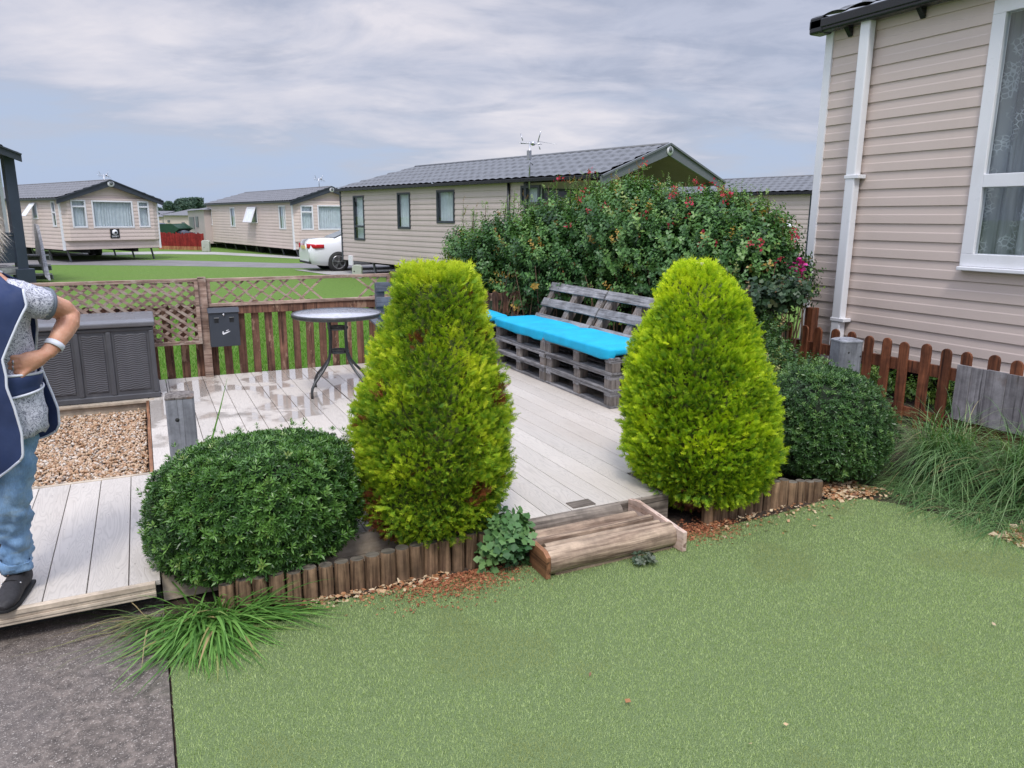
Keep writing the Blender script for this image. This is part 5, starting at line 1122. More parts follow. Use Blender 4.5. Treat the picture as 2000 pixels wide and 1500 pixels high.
A2 = at(575, 488, 35.6); h2 = Caravan((A2.x, A2.y), radians(10.8), 14.0, 3.8, .17, 2.40, 3.02, 'cream static caravan in the middle distance behind the white car, one side window propped open', 'siding_cream', 'white_pvc', bay=True)
h2.fwin(586, 613, 401, 449, tr=(.73,)); h2.fwin(619, 700, 401, 449)
h2.swin(544, 560, 401, 448, mu=(.25,)); h2.swin(485, 504, 404, 436, open=.35); h2.swin(449, 461, 405, 443); h2.swin(406, 416, 406, 440)
h2.build(); h2.emblem(.12); h2.aerial(1.9, 1.2, 3.0, 3.55)

A3 = Vector((8.93, 14.0, 0)); h3 = Caravan((A3.x, A3.y), radians(13.1), 12.0, 4.0, .26, 2.60, 3.27, 'long taupe static caravan with dark window frames and an open gabled porch, behind the hedge', 'siding_taupe', 'anthracite', setback=2.35, tile='roof_tile', fascia='fascia_grey', hip=1.7, ovf=.25)
h3.swin(690, 714, 382, 469, tr=(.31,)); h3.swin(776, 803, 376, 447); h3.swin(853, 889, 371, 436, curtain=True); h3.swin(1018, 1054, 362, 400)
h3.front.append(dict(u0=.5, u1=3.5, z0=.62, z1=2.6, mu=(.33, .66), curtain=False))
h3.build(fm='anthracite'); h3.emblem(.11)
X_, Y_ = h3.axes(); q = h3.loc(onplane(996, 400, h3.org, X_))
g = MB(); g.tube([(-.05, q.y, h3.zb), (-.05, q.y, h3.ze-.05)], .035, 8); h3.part(g, 'downpipe', 'black_plastic')
for x, y in ((.06, .06), (3.94, .06)):
    g = MB(); g.b2((x-.06, y-.06, 0.1), (x+.06, y+.06, h3.ze-.1)); h3.part(g, 'porch_post', 'anthracite')
g = MB(); g.b2((0, 0, h3.zb-.05), (4.0, 2.3, h3.zb)); h3.part(g, 'porch_deck', 'anthracite')
q = h3.loc(onplane(1042, 330, h3.org, X_)); 
g = MB(); y_ = q.y; g.tube([(-.12, y_, 2.55), (-.12, y_, 3.62)], .02, 8); g.tube([(-.12, y_, 3.18), (-.02, y_, 3.10)], .015, 6); g.b2((-.17, y_-.04, 3.22), (-.10, y_+.05, 3.42))
g.tube([(-.12, y_-.35, 3.55), (-.12, y_+.32, 3.60)], .012, 6)
for k in range(8): t_ = -.33+.09*k; g.tube([(-.2, y_+t_, 3.54+.02*k/2), (-.04, y_+t_, 3.54+.02*k/2)], .006, 5)
g.tube([(-.12, y_-.38, 3.82), (-.12, y_-.28, 3.58)], .012, 5); g.tube([(-.12, y_+.34, 3.82), (-.12, y_+.26, 3.66)], .012, 5); g.tube([(-.12, y_-.36, 3.42), (-.12, y_-.3, 3.56)], .012, 5); g.ball((-.16, y_-.16, 3.56), (.06, .06, .05), 10, 6)
g.tube([(-.12, y_-.3, 3.6), (-.12, y_-.9, 3.5)], .004, 4)
h3.part(g, 'aerial', 'steel')
# meter box and gas locker at the left corner
g = MB(); q = h3.loc(onplane(686, 505, h3.org, X_)); g.b2((-.06, q.y-.16, .3), (.0, q.y+.1, .62)); h3.part(g, 'meter_box', 'white_pvc', bevel=.01)

A4 = at(1575, 515, 24.6); h4 = Caravan((A4.x, A4.y), radians(10.7), 12.0, 4.0, .2, 2.56, 3.1, 'taupe static caravan seen between the hedge and the right caravan, dark tiled roof', 'siding_taupe', 'anthracite', tile='roof_tile', fascia='fascia_grey')
h4.swin(1330, 1352, 400, 450); h4.build(fm='anthracite')

# near caravan on the right
h5 = Caravan((6.3, -6.3), 0.0, 12.0, 3.9, .40, 3.6, 4.25, 'near beige static caravan at the right edge, white window, white downpipe and black gutter', 'siding_near', 'white_pvc', pitch=.158, tile='roof_tile', fascia='anthracite', hip=0, ovf=.2)
h5.lip = .013
a = h5.loc(Vector((6.3, ZY := onplane(1882, 517, (6.3, 0, 0), Vector((1, 0, 0))).y, 0)))
zt = 3.40-GZ; z0_ = 1.315-GZ
h5.side.append(dict(u0=a.y-2.3, u1=a.y+.02, z0=z0_, z1=zt, fw=.105, tr=(.335,), curtain=False))
h5.build(wheels=False)
# lining box so that the window looks into a room, net curtain with lace flowers, drape
u1_, u0_ = a.y, a.y-2.3
g = MB(); g.b2((.9, u0_-1, .7), (.95, u1_+1, 3.6)); h5.part(g, 'inner_wall', 'dark_void')
m, t, b = newmat('net_curtain'); c = N(t, 'ShaderNodeTexCoord').outputs['Object']
vo = N(t, 'ShaderNodeTexVoronoi', feature='DISTANCE_TO_EDGE'); vo.inputs['Scale'].default_value = 26; L(t, c, vo.inputs['Vector'])
pat = mathn(t, 'MULTIPLY', ramp(t, vo.outputs['Distance'], [(0.05, 1), (0.12, 0)]), ramp(t, noisen(t, c, 4.5, 2), [(0.53, 0), (0.6, 1)]))
b.inputs['Base Color'].default_value = (.62, .64, .67, 1); b.inputs['Roughness'].default_value = .9
L(t, mathn(t, 'ADD', mathn(t, 'MULTIPLY', pat, .45), ramp(t, noisen(t, mapping(t, c, (1, 9, .3)), 1.6, 3), [(.4, .30), (.6, .62)])), b.inputs['Alpha']); M['net'] = m
g = MB(); g.grid(lambda u, v: (.13+.035*sin(u*95)+.012*sin(u*37+1), u0_+(u1_-u0_)*u, z0_+.03+(zt-z0_-.06)*v), 300, 3); h5.part(g, 'net_curtain', 'net')
g = MB(); g.grid(lambda u, v: (.30+.05*sin(u*70), u1_-.02-.8*u, z0_-.1+(zt-z0_+.1)*v), 120, 3); M['drape'] = paint('drape', (.3, .31, .33), .9, .1); h5.part(g, 'drape', 'drape')
g = MB(); g.b2((-.075, u0_, z0_-.035), (.0, u1_+.015, z0_-.002)); h5.part(g, 'window_sill', 'white_pvc', bevel=.006)
py = onplane(1640, 600, (6.23, 0, 0), Vector((1, 0, 0))).y+6.3
g = MB(); g.b2((-.115, py-.055, .42), (-.03, py+.055, h5.ze-.09)); dp = h5.part(g, 'downpipe', 'white_pvc', bevel=.014, seg=3)
for z in (2.28, .9):
    g = MB(); g.b2((-.121, py-.10, z), (-.012, py+.062, z+.035)); g.build('pipe_bracket', M['white_pvc'], dp, local=True, bevel=.004)
for y in np.arange(11.75, 3, -.75):
    g = MB(); g.prism([(-.02, -.20), (-.02, -.09), (-.13, -.09)], (0, y-.035, h5.ze), (1, 0, 0), (0, 0, 1), (0, .05, 0)); h5.part(g, 'gutter_bracket', 'black_plastic', bevel=.003)
g = MB(); g.b2((-.17, 11.96, h5.ze-.13), (-.01, 12.12, h5.ze+.03)); h5.part(g, 'gutter', 'black_plastic', bevel=.02)
g = MB(); g.b2((-.16, -.2, h5.ze-.12), (-.04, 12.08, h5.ze-.0)); h5.part(g, 'gutter', 'black_plastic', bevel=.018, seg=3)
for k in range(9): g = MB(); y = .6+k*1.35; g.b2((.25, y, .0), (.65, y+.4, .42)); h5.part(g, 'support_block', 'concrete')
g = MB(); g.b2((.9, 0.2, .0), (.96, 11.8, .5)); h5.part(g, 'skirting', 'dark_void')

# dark veranda caravan at the left edge
rc = at(38, 450, 20.6); W0 = 4.4; ex_ = Vector((cos(-YAW), sin(-YAW), 0)); o0 = rc-Vector((cos(radians(25)), sin(radians(25)), 0))*W0
h0 = Caravan((o0.x, o0.y), radians(25), 9.0, W0, .5, 3.3, 4.1, 'beige static caravan cut by the left edge, with a navy veranda post and railing', 'siding_cream', 'white_pvc', setback=.9, hip=1.6, ovf=.3)
h0.front.append(dict(u0=1.2, u1=3.2, z0=1.4, z1=2.9, curtain=True)); h0.build(wheels=True)
M['navy'] = paint('navy', (.03, .04, .065), .5, .15)
pw = Vector((W0-.02, .12, 0)); g = MB(); g.b2((pw.x-.13, pw.y-.12, .1), (pw.x+.13, pw.y+.12, h0.ze-.05)); h0.part(g, 'veranda_post', 'navy', bevel=.01)
g = MB(); g.b2((pw.x-.2, pw.y-.18, 0), (pw.x+.25, pw.y+.15, .45)); h0.part(g, 'post_base', 'navy', bevel=.01)
g = MB(); g.b2((0, pw.y-.05, .62), (pw.x-.12, pw.y+.05, 1.35)); g.b2((0, pw.y-.07, 1.36), (pw.x-.12, pw.y+.07, 1.43)); h0.part(g, 'railing', 'navy')
g = MB(); g.b2((0, pw.y-.1, .3), (pw.x, 1.3, .5)); h0.part(g, 'veranda_deck', 'old_step')
# steps with a sloping side panel beside it
sp_ = at(70, 520, 22); stp = empty('garden_steps', (sp_.x, sp_.y, GZ), 0, 'weathered grey wooden steps with a sloping side panel in front of the far left caravan', 'steps')
for k, (py_, ds) in enumerate(((537, 21.6), (519, 22.0), (499, 22.5))):
    a, b_ = at(38, py_, ds), at(90-3*k, py_, ds); g = MB(); d2 = Vector((sin(YAW), cos(YAW), 0)); g.bar(a+d2*.15, b_+d2*.15, .3, .05, up=(0, 0, 1)); g.build('tread', M['old_step'], stp)
    g = MB(); g.bar(a+d2*.32-Vector((0, 0, .09)), b_+d2*.32-Vector((0, 0, .09)), .13, .03, up=d2); g.build('riser', M['old_step'], stp)
g = MB(); V = [at(66, 437, 23.6), at(73, 440, 23.5), at(96, 548, 21.2), at(88, 540, 21.3), at(70, 500, 23.4)]; nn = Vector((cos(YAW), -sin(YAW), 0))*.05
g.add(V+[v+nn for v in V], [(0, 1, 2, 3, 4), (9, 8, 7, 6, 5)]+[(i, (i+1) % 5, 5+(i+1) % 5, 5+i) for i in range(5)]); g.build('side_panel', M['old_step'], stp)

# distant caravans beyond the red fence
def farvan(px0, px1, ds0, ds1, zt_, zr_, label, wall, wins):
    a, b_ = at(px0, 440, ds0), at(px1, 440, ds1); r = empty('static_caravan', (a.x, a.y, GZ), 0, label, 'static caravan', 'static caravans'); u = (b_-a); u.z = 0; u.normalize(); n = Vector((-u.y, u.x, 0))
    if n.dot(Vector((sin(YAW), cos(YAW), 0))) < 0: n = -n
    A, B = Vector((a.x, a.y, 0)), Vector((b_.x, b_.y, 0)); g = MB(); g.prism([(0, 0), ((B-A).length, 0), ((B-A).length, 3.6), (0, 3.6)], (A.x, A.y, GZ+.25), u, n, (0, 0, zt_-GZ-.25)); g.build('wall', M[wall], r)
    g = MB(); e = .2; P0, P1, P2, P3 = A-u*e-n*e, B+u*e-n*e, B+u*e+n*3.8, A-u*e+n*3.8
    R0_, R1_ = (A+n*1.8+u*1.2), (B+n*1.8-u*1.2); Z = lambda p, z: (p.x, p.y, z)
    g.add([Z(P0, zt_), Z(P1, zt_), Z(P2, zt_), Z(P3, zt_), Z(R0_, zr_), Z(R1_, zr_)], [(0, 1, 5, 4), (1, 2, 5), (2, 3, 4, 5), (3, 0, 4), (0, 1, 2, 3)]); g.build('roof', M['roof_far'], r)
    for (x0, x1, y0, y1) in wins:
        p, q = onplane(x0, y1, A, n), onplane(x1, y0, A, n); g = MB(); g.prism([(0, 0), ((Vector((q.x, q.y, 0))-Vector((p.x, p.y, 0))).length, 0), ((Vector((q.x, q.y, 0))-Vector((p.x, p.y, 0))).length, q.z-p.z), (0, q.z-p.z)], p-n*.04, u, (0, 0, 1), n*.05); g.build('window', M['fascia_grey'], r)
    return r
farvan(321, 369, 62, 60, 1.72, 2.25, 'small distant cream caravan with two tiny windows, beyond the red fence', 'siding_cream', [(328, 332, 430, 434), (356, 361, 434, 442)])
farvan(300, 318, 66, 66, 1.6, 2.1, 'distant pinkish caravan peeking out behind the far left caravan', 'siding_cream', [])
farvan(368.5, 400, 58, 46, 2.05, 2.4, 'distant grey caravan with three tall windows just left of the middle caravan', 'siding_taupe', [(372, 375, 424, 446), (376.5, 379, 424, 446), (384, 387, 423, 443)])

# ------------------------------------------------------------------ cars
def sedan(org, rz, label, body):
    r = empty('parked_car', (org[0], org[1], GZ), rz, label, 'car', 'parked cars'); st_ = [(0, .70, .62, .80, .35), (.05, .80, .90, 1.02, .28), (.14, .86, .95, 1.10, .24), (.5, .89, .95, 1.14, .2), (.95, .90, .95, 1.155, .2), (1.3, .90, .96, 1.31, .2), (1.7, .90, .97, 1.42, .2), (2.2, .90, .97, 1.45, .2), (2.8, .90, .95, 1.40, .2), (3.3, .90, .93, 1.12, .2), (3.5, .89, .91, 1.0, .2), (4.1, .86, .84, .92, .22), (4.45, .78, .7, .8, .26), (4.6, .62, .55, .6, .32)]
    def sec(x, w, be, to, bo):
        cab = max(0, min(1, (to-1.12)/.2)); tw = w*.86*(1-cab)+.60*cab
        return [(x, y, z) for y, z in ((0, bo), (w*.85, bo), (w*.985, bo+.16), (w, .62), (w*.985, .78), (w*.94, be), (tw, to-.06*(1-cab)-.05*cab), (tw*.8, to-.012), (0, to))]
    g = MB(); secs = [sec(*q) for q in st_]; n = 9
    for sgn in (1, -1):
        V = [(x, sgn*y, z) for s_ in secs for x, y, z in s_]; Fs = [(i*n+j, i*n+j+1, (i+1)*n+j+1, (i+1)*n+j) for i in range(len(secs)-1) for j in range(n-1)]
        g.add(V, Fs, True); g.add([(x, sgn*y, z) for x, y, z in secs[0]], [tuple(range(n))]); g.add([(x, sgn*y, z) for x, y, z in secs[-1]], [tuple(range(n))])
    bd = g.build('body', body, r, local=True, weld=True)
    def face(name, pts, mat, par=r): gg = MB(); gg.add(pts, [tuple(range(len(pts)))]); return gg.build(name, mat, par, local=True, solid=.012)
    face('rear_window', [(.93, -.62, 1.17), (.93, .62, 1.17), (1.52, .50, 1.405), (1.52, -.50, 1.405)], M['car_glass']); face('windscreen', [(3.36, -.62, 1.13), (3.36, .62, 1.13), (2.85, .50, 1.40), (2.85, -.50, 1.40)], M['car_glass'])
    for s_ in (-1, 1):
        face('side_window', [(1.22, s_*.865, 1.0), (2.1, s_*.872, .99), (2.12, s_*.66, 1.37), (1.72, s_*.665, 1.36), (1.3, s_*.80, 1.12)], M['car_glass']); face('side_window', [(2.18, s_*.872, .99), (3.1, s_*.868, .98), (2.72, s_*.67, 1.34), (2.2, s_*.66, 1.37)], M['car_glass'])
        gg = MB(); gg.grid(lambda u, v: (-.02+.50*u**1.6, s_*(.50+.385*min(1, u*1.8)+.012*sin(pi*v)), .80+(.17-.05*u)*v+.02*u), 10, 4); face_ = gg.build('tail_light', M['tail_red'], r, local=True, solid=.03)
        gg = MB(); gg.grid(lambda u, v: (4.50-.4*u, s_*(.66+.215*u), .62+.12*v), 5, 3); gg.build('headlight', M['white_pvc'], r, local=True, solid=.03)
        for x in (.98, 3.72):
            gg = MB(); gg.tube([(x, s_*.70, .33), (x, s_*.912, .33)], .365, 28); gg.build('wheel_arch', M['dark_void'], r, local=True)
            gg = MB(); gg.grid(lambda u, v: (x+(.27+.055*cos(2*pi*v))*cos(2*pi*u), s_*(.84+.09*sin(2*pi*v)), .325+(.27+.055*cos(2*pi*v))*sin(2*pi*u)), 28, 9, closeu=True); wh = gg.build('wheel', M['tyre'], r, local=True)
            gg = MB(); gg.tube([(x, s_*.85, .325), (x, s_*.925, .325)], .05, 12)
            for k in range(5):
                a = 2*pi*k/5+.3
                for e in (-.13, .13): gg.bar((x, s_*.92, .325), (x+.235*cos(a+e), s_*.915, .325+.235*sin(a+e)), .028, .02, up=(0, 1, 0))
            gg.grid(lambda u, v: (x+(.225+.018*cos(2*pi*v))*cos(2*pi*u), s_*(.905+.018*sin(2*pi*v)), .325+(.225+.018*cos(2*pi*v))*sin(2*pi*u)), 24, 6, closeu=True); gg.build('rim', M['steel'], wh, local=True)
    gg = MB(); gg.b2((-.035, -.26, .78), (-.005, .26, .89)); gg.build('number_plate', M['plate'], r, local=True)
    gg = MB(); gg.b2((.0, -.7, .27), (.12, .7, .36)); gg.build('bumper_insert', M['dark_void'], r, local=True, bevel=.01)
    gg = MB(); gg.prism([(1.86, 1.42), (2.06, 1.45), (2.02, 1.47), (1.88, 1.53)], (0, -.015, 0), (1, 0, 0), (0, 0, 1), (0, .03, 0)); gg.build('roof_antenna', M['black_plastic'], r, local=True)
    return r
m, t, b = newmat('white_paint'); b.inputs['Base Color'].default_value = (.72, .73, .76, 1); b.inputs['Roughness'].default_value = .25; b.inputs['Coat Weight'].default_value = .6; b.inputs['Coat Roughness'].default_value = .05; M['white_paint'] = m
m, t, b = newmat('dark_paint'); b.inputs['Base Color'].default_value = (.07, .08, .11, 1); b.inputs['Roughness'].default_value = .3; M['dark_paint'] = m
m, t, b = newmat('car_glass'); b.inputs['Base Color'].default_value = (.12, .15, .16, 1); b.inputs['Roughness'].default_value = .06; b.inputs['Specular IOR Level'].default_value = .9; M['car_glass'] = m
m, t, b = newmat('tail_red'); b.inputs['Base Color'].default_value = (.5, .012, .02, 1); b.inputs['Roughness'].default_value = .15; M['tail_red'] = m
M['tyre'] = paint('tyre', (.02, .02, .021), .8, .1); M['plate'] = paint('plate', (.65, .52, .2), .5, .1, 20)
sedan((5.22, 27.35), radians(3.5), 'white saloon car with a red tail light, its front hidden behind the long taupe caravan', M['white_paint'])
cc = at(348, 455, 52); sedan((cc.x-3.6, cc.y-.3), radians(2), 'dark car half under a green cover behind the red fence', M['dark_paint'])
a, b_, c_, d_ = at(308, 440, 50.5), at(334, 439, 50.5), at(346, 447, 50.5), at(308, 453, 50.5); e_ = at(338, 453, 50.5)
g = MB(); V = [a, b_, c_, e_, d_]; nn = Vector((sin(YAW), cos(YAW), 0))*2.2; g.add(V+[v+nn for v in V], [(0, 1, 2, 3, 4), (9, 8, 7, 6, 5)]+[(i, (i+1) % 5, 5+(i+1) % 5, 5+i) for i in range(5)])
M['green_cover'] = paint('green_cover', (.008, .05, .025), .6, .3, 3); tag(g.build('tarpaulin', M['green_cover'], bevel=.08), 'dark green tarpaulin cover over the dark car behind the red fence', 'tarpaulin')
# red picket fence, far
m = M['red_fence']; a, b_ = at(310, 470, 43.5), at(397, 470, 42.5); fr2 = empty('picket_fence', (a.x, a.y, GZ), 0, 'bright red picket fence far off between the two cream caravans', 'fence'); nP = 30
M['red_base'] = wood('red_base', (.5, .3, .15), (.35, .08, .05), 'z', .8)
for k in range(nP):
    p = a.lerp(b_, k/(nP-1)); g = MB(); h = .93+random.uniform(-.05, .05); g.b2((p.x-.042, p.y-.012, GZ+.2), (p.x+.042, p.y+.012, GZ+h)); g.b2((p.x-.041, p.y-.011, GZ), (p.x+.041, p.y+.011, GZ+.2), mi=1); g.build('picket', [M['red_fence'], M['red_base']], fr2)
for z in (.25, .7):
    g = MB(); g.bar((a.x, a.y+.03, GZ+z), (b_.x, b_.y+.03, GZ+z), .07, .03, up=(0, 1, 0)); g.build('rail', M['red_fence'], fr2)
# meter pillars
M['pillar'] = paint('pillar', (.42, .44, .38), .7, .15, 4)
for (px, py, ds, w, h, lb) in ((697, 536, 23.5, .30, .42, 'pale green-grey meter pillar on the lawn by the corner of the long taupe caravan'), (402, 492, 41, .42, .6, 'pale grey-green meter pillar beside the left end of the middle cream caravan')):
    p = at(px, py, ds); g = MB(); g.prism([(-w/2, 0), (w/2, 0), (w/2, h-.06), (w/2-.06, h), (-w/2+.06, h), (-w/2, h-.06)], (p.x, p.y, GZ), ex_, (0, 0, 1), Vector((sin(YAW), cos(YAW), 0))*.2); r = empty('meter_pillar', (p.x, p.y, GZ), 0, lb, 'meter pillar'); g.build('cabinet', M['pillar'], r, bevel=.02)
    g = MB(); p2 = p-Vector((sin(YAW), cos(YAW), 0))*.004-ex_*.08; g.prism([(-.02, .2), (.02, .2), (.02, .24), (-.02, .24)], (p2.x, p2.y, GZ), ex_, (0, 0, 1), Vector((sin(YAW), cos(YAW), 0))*.02); g.build('lock', M['dark_void'], r)
# white parasols behind the hedge
def parasol(px, py, ds, rad, h, label):
    p = at(px, py, ds); r = empty('parasol', (p.x, p.y, GZ), 0, label, 'parasol', 'parasols behind the hedge'); g = MB()
    g.grid(lambda u, v: (p.x+rad*v*cos(2*pi*round(u*8)/8), p.y+rad*v*sin(2*pi*round(u*8)/8), p.z-.02-h*v**1.1), 8, 5, smooth=False, closeu=True); g.build('canopy', M['canopy'], r, solid=.01)
    g = MB(); g.tube([(p.x, p.y, GZ), (p.x, p.y, p.z)], .02, 8); g.build('pole', M['steel'], r)
M['canopy'] = paint('canopy', (.75, .75, .77), .8, .05)
parasol(1516, 425, 12.5, .32, .13, 'small pale parasol top showing just right of the hedge'); parasol(1424, 392, 13.0, .35, .14, 'small white parasol top poking out above the middle of the hedge')

# distant trees
def tree(px, ytop, ds, rad, label, seed):
    p = at(px, ytop, ds); R = np.random.default_rng(seed); top = p.z; r = empty('distant_tree', (p.x, p.y, GZ), 0, label, 'tree', 'trees on the horizon')
    g = MB(); g.tube([(p.x, p.y, GZ), (p.x+.1, p.y, top*.5), (p.x, p.y, top*.85)], [.35, .25, .1], 8); g.build('trunk', M['bark'], r)
    n = 1500; d = R.normal(size=(n, 3)); d /= np.linalg.norm(d, axis=1, keepdims=True); cl = R.normal(size=(9, 3))*np.array([rad*.5, rad*.5, top*.16]); cl[:, 2] += top*.62; k = R.integers(0, 9, n)
    P = cl[k]+d*np.array([rad*.42, rad*.42, top*.24])*(.75+.25*R.random((n, 1)))+np.array([p.x, p.y, 0]); P[:, 2] = np.minimum(P[:, 2], top)
    tv, tf, tt = rosette(5, .3); V, Fa, A = scatter(tv, tf, tt, P, d+[0, 0, .4], .55*(.6+.8*R.random(n))); np_obj('crown', V, Fa, leafmat('tree'+str(seed), [(0, (.05, .085, .07)), (.6, (.08, .13, .095)), (1, (.12, .17, .12))], .8, .1, .1), r, A)  # slight distance haze is mixed into these bluish leaf greens
for i, (px, yt, rad, lb) in enumerate(((330, 395, 3.2, 'leftmost and lowest of the rounded trees on the horizon, near the far left caravan'), (346, 389.5, 3.8, 'second rounded tree on the horizon from the left, above the small distant caravan'), (362, 387.5, 4.0, 'tallest rounded tree on the horizon above the small distant caravans'), (380, 389, 3.8, 'rightmost of the rounded trees on the horizon, partly behind the grey distant caravan'), (412, 390, 3.2, 'dark treetop peeping over the left end of the middle caravan roof'), (436, 394, 2.6, 'faint small treetop above the roof of the middle caravan'))): tree(px, yt, 200+5*i, rad, lb, 300+i)

# ------------------------------------------------------------------ right picket fence and board panel
fr = empty('picket_fence', (5.72, 3.6, 0), 0, 'red-brown picket fence with rounded tops running beside the near beige caravan', 'fence')
ys = [5.98, 5.79, 5.56, 5.37, 5.165, 4.99, 4.80, 4.625, 4.44, 4.255, 4.075, 3.88, 3.705, 3.535, 3.335, 3.16, 2.98, 2.80, 2.62, 2.44]
for y in ys:
    g = MB(); h = .70+random.uniform(-.008, .008); picket(g, 0, 0, -.05, h, .088, .02, 'y'); o = g.build('picket', M['picket_red'], fr, local=True, bevel=.004); o.location = (0, y-3.6, 0); o.rotation_euler = (random.uniform(-.02, .02), 0, random.uniform(-.04, .04))
for z0, z1 in ((.44, .54), (.06, .14)):
    g = MB(); g.b2((5.733, 2.3, z0), (5.765, 6.1, z1)); g.build('rail', M['picket_red'], fr, bevel=.003)
g = MB(); g.b2((5.77, 5.13, -.1), (5.86, 5.22, .86)); g.build('post', M['picket_red'], fr, bevel=.004)
g = MB(); g.b2((5.77, 2.6, -.1), (5.85, 2.68, .66)); g.build('post', M['picket_red'], fr, bevel=.004)
bp = empty('board_panel', (5.66, 2.9, .15), 0, 'grey weathered wooden board panel hung on the red-brown picket fence at the right edge', 'board panel')
y = 3.585
for k, w in enumerate((.115, .12, .15, .13, .12, .14, .12, .14, .13)):
    g = MB(); g.b2((5.672+.002*(k % 2), y-w+.0015, .155), (5.69, y-.0015, .592-.004*(k % 2))); g.build('board', M['panel_grey'], bp, bevel=.0015); y -= w
g = MB(); g.b2((5.69, 2.42, .5), (5.706, 3.57, .56)); g.build('batten', M['panel_grey'], bp)
# stepping stones and a timber lying under the caravan behind the fence
g = MB(); g.b2((5.9, 3.2, -.01), (6.9, 3.75, .05)); g.T = None; tag(g.build('stone_slab', M['concrete'], bevel=.01), 'flat pale stone slab on the soil behind the picket fence', 'stone slab')

# ------------------------------------------------------------------ person in a tabard, hand on hip
pl_ = at(50, 1165, 2.85); lat = -2.062; po = Vector((RT[0]*lat+sin(YAW)*2.85, RT[1]*lat+cos(YAW)*2.85, DZ))
person = empty('person', po, -YAW, 'person with pale hair, navy tabard and faded jeans, standing hand on hip', 'person')
m, t, b = newmat('skin'); c = N(t, 'ShaderNodeTexCoord').outputs['Object']
n1 = noisen(t, c, 18, 5, 0.6); n2 = noisen(t, c, 120, 4, 0.6); L(t, ramp(t, n1, [(.3, (.46, .20, .12)), (.55, (.58, .29, .185)), (.75, (.66, .38, .26))]), b.inputs['Base Color'])
b.inputs['Roughness'].default_value = .5; b.inputs['Subsurface Weight'].default_value = .12; b.inputs['Subsurface Radius'].default_value = (.01, .004, .002); bump(t, mathn(t, 'ADD', mathn(t, 'MULTIPLY', n1, .6), n2), .45, .003, b); M['skin'] = m
CX = .03; g = MB()
def rings(g, R, n=20, mi=0):
    g.tube([(r[0], r[1], r[2]) for r in R], [(r[3], r[4]) for r in R], n, up=(0, 1, 0), mi=mi)
rings(g, [(CX, 0, .74, .12, .10), (CX, 0, .85, .145, .115), (CX, 0, .95, .14, .11), (CX, 0, 1.03, .13, .10), (CX, 0, 1.14, .145, .11), (CX, 0, 1.22, .16, .10), (CX, 0, 1.27, .145, .08), (CX, 0, 1.305, .08, .06), (.005, -.005, 1.34, .052, .052), (-.035, -.01, 1.42, .05, .055)])
CX = -.006; g.ball((CX, -.012, 1.495), (.074, .092, .108), 18, 14); g.ball((CX, -.045, 1.44), (.05, .05, .05), 12, 8); g.tube([(CX, -.095, 1.51), (CX, -.118, 1.478)], [.008, .014], 8); g.ball((CX, -.094, 1.445), (.024, .012, .008), 10, 6)
for s in (-1, 1): g.ball((CX+s*.076, .0, 1.49), (.012, .02, .03), 8, 6); g.ball((CX+s*.03, -.083, 1.52), (.018, .014, .008), 8, 6)
CX = .03
arm = [(.155, 0, 1.245, .052, .055), (.19, .045, 1.225, .050, .052), (.222, .10, 1.198, .047, .048), (.243, .15, 1.175, .043, .044), (.256, .165, 1.15, .040, .041), (.262, .14, 1.125, .042, .040), (.256, .095, 1.085, .038, .036), (.245, .055, 1.045, .031, .028), (.232, .02, 1.018, .028, .021)]
g.tube([a[:3] for a in arm], [a[3:] for a in arm], 16, up=(0, 1, 0))
g.tube([(.236, .028, 1.02), (.215, .0, 1.006), (.192, -.028, .995), (.172, -.048, .988)], [(.024, .020), (.026, .033), (.020, .041), (.014, .038)], 14, up=(0, 0, 1))
fing = [((.178, -.046, 1.018), (-.8, -.5, .05), .078), ((.173, -.052, 1.0), (-.85, -.45, -.05), .082), ((.170, -.052, .982), (-.85, -.42, -.12), .076), ((.172, -.048, .965), (-.8, -.4, -.3), .062)]
for (p, d, ln) in fing:
    p = Vector(p); d = Vector(d).normalized(); g.tube([p-d*.015, p+d*ln*.4, p+d*ln*.75+Vector((-.002, .010, -.004)), p+d*ln*.98+Vector((-.002, .022, -.010))], [.0098, .0092, .0084, .0062], 9)
g.tube([(.205, -.012, .982), (.187, -.04, .962), (.168, -.062, .938), (.157, -.073, .912)], [.014, .0125, .0108, .0075], 9)
arm2 = [(-.095, 0, 1.245, .052, .055), (-.14, -.01, 1.17, .05, .05), (-.18, -.02, 1.07, .043, .044), (-.19, -.04, 1.0, .04, .04), (-.14, -.13, .94, .038, .037), (-.06, -.21, .89, .03, .028), (-.01, -.245, .868, .026, .022)]
g.tube([a[:3] for a in arm2], [a[3:] for a in arm2], 14, up=(0, 1, 0))
g.tube([(-.02, -.24, .87), (.02, -.262, .86), (.06, -.275, .852)], [(.022, .020), (.018, .036), (.014, .038)], 12, up=(0, 0, 1))
for k, ln in enumerate((.07, .078, .074, .058)):
    z = .877-.018*k; g.tube([(.05, -.275, z), (.05+ln*.45, -.292, z-.003), (.05+ln*.8, -.284, z-.008), (.05+ln*.9, -.266, z-.012)], [.0095, .009, .008, .006], 8)
g.tube([(.01, -.24, .885), (.045, -.235, .895), (.08, -.245, .892), (.10, -.255, .885)], [.013, .0115, .010, .007], 8)
legL = [(.08, 0, .80, .066, .08), (.068, -.015, .62, .058, .066), (.04, -.03, .43, .052, .055), (.018, -.0, .32, .048, .054), (.0, .01, .2, .037, .04), (-.012, .015, .09, .03, .035), (-.012, .0, .03, .03, .04)]
legR = [(-.04, 0, .80, .085, .09), (-.07, -.0, .62, .07, .075), (-.09, .01, .44, .052, .055), (-.10, .09, .34, .05, .05), (-.105, .15, .27, .036, .038), (-.105, .17, .22, .03, .034)]
for lg in (legL, legR): g.tube([a[:3] for a in lg], [a[3:] for a in lg], 16, up=(0, 1, 0))
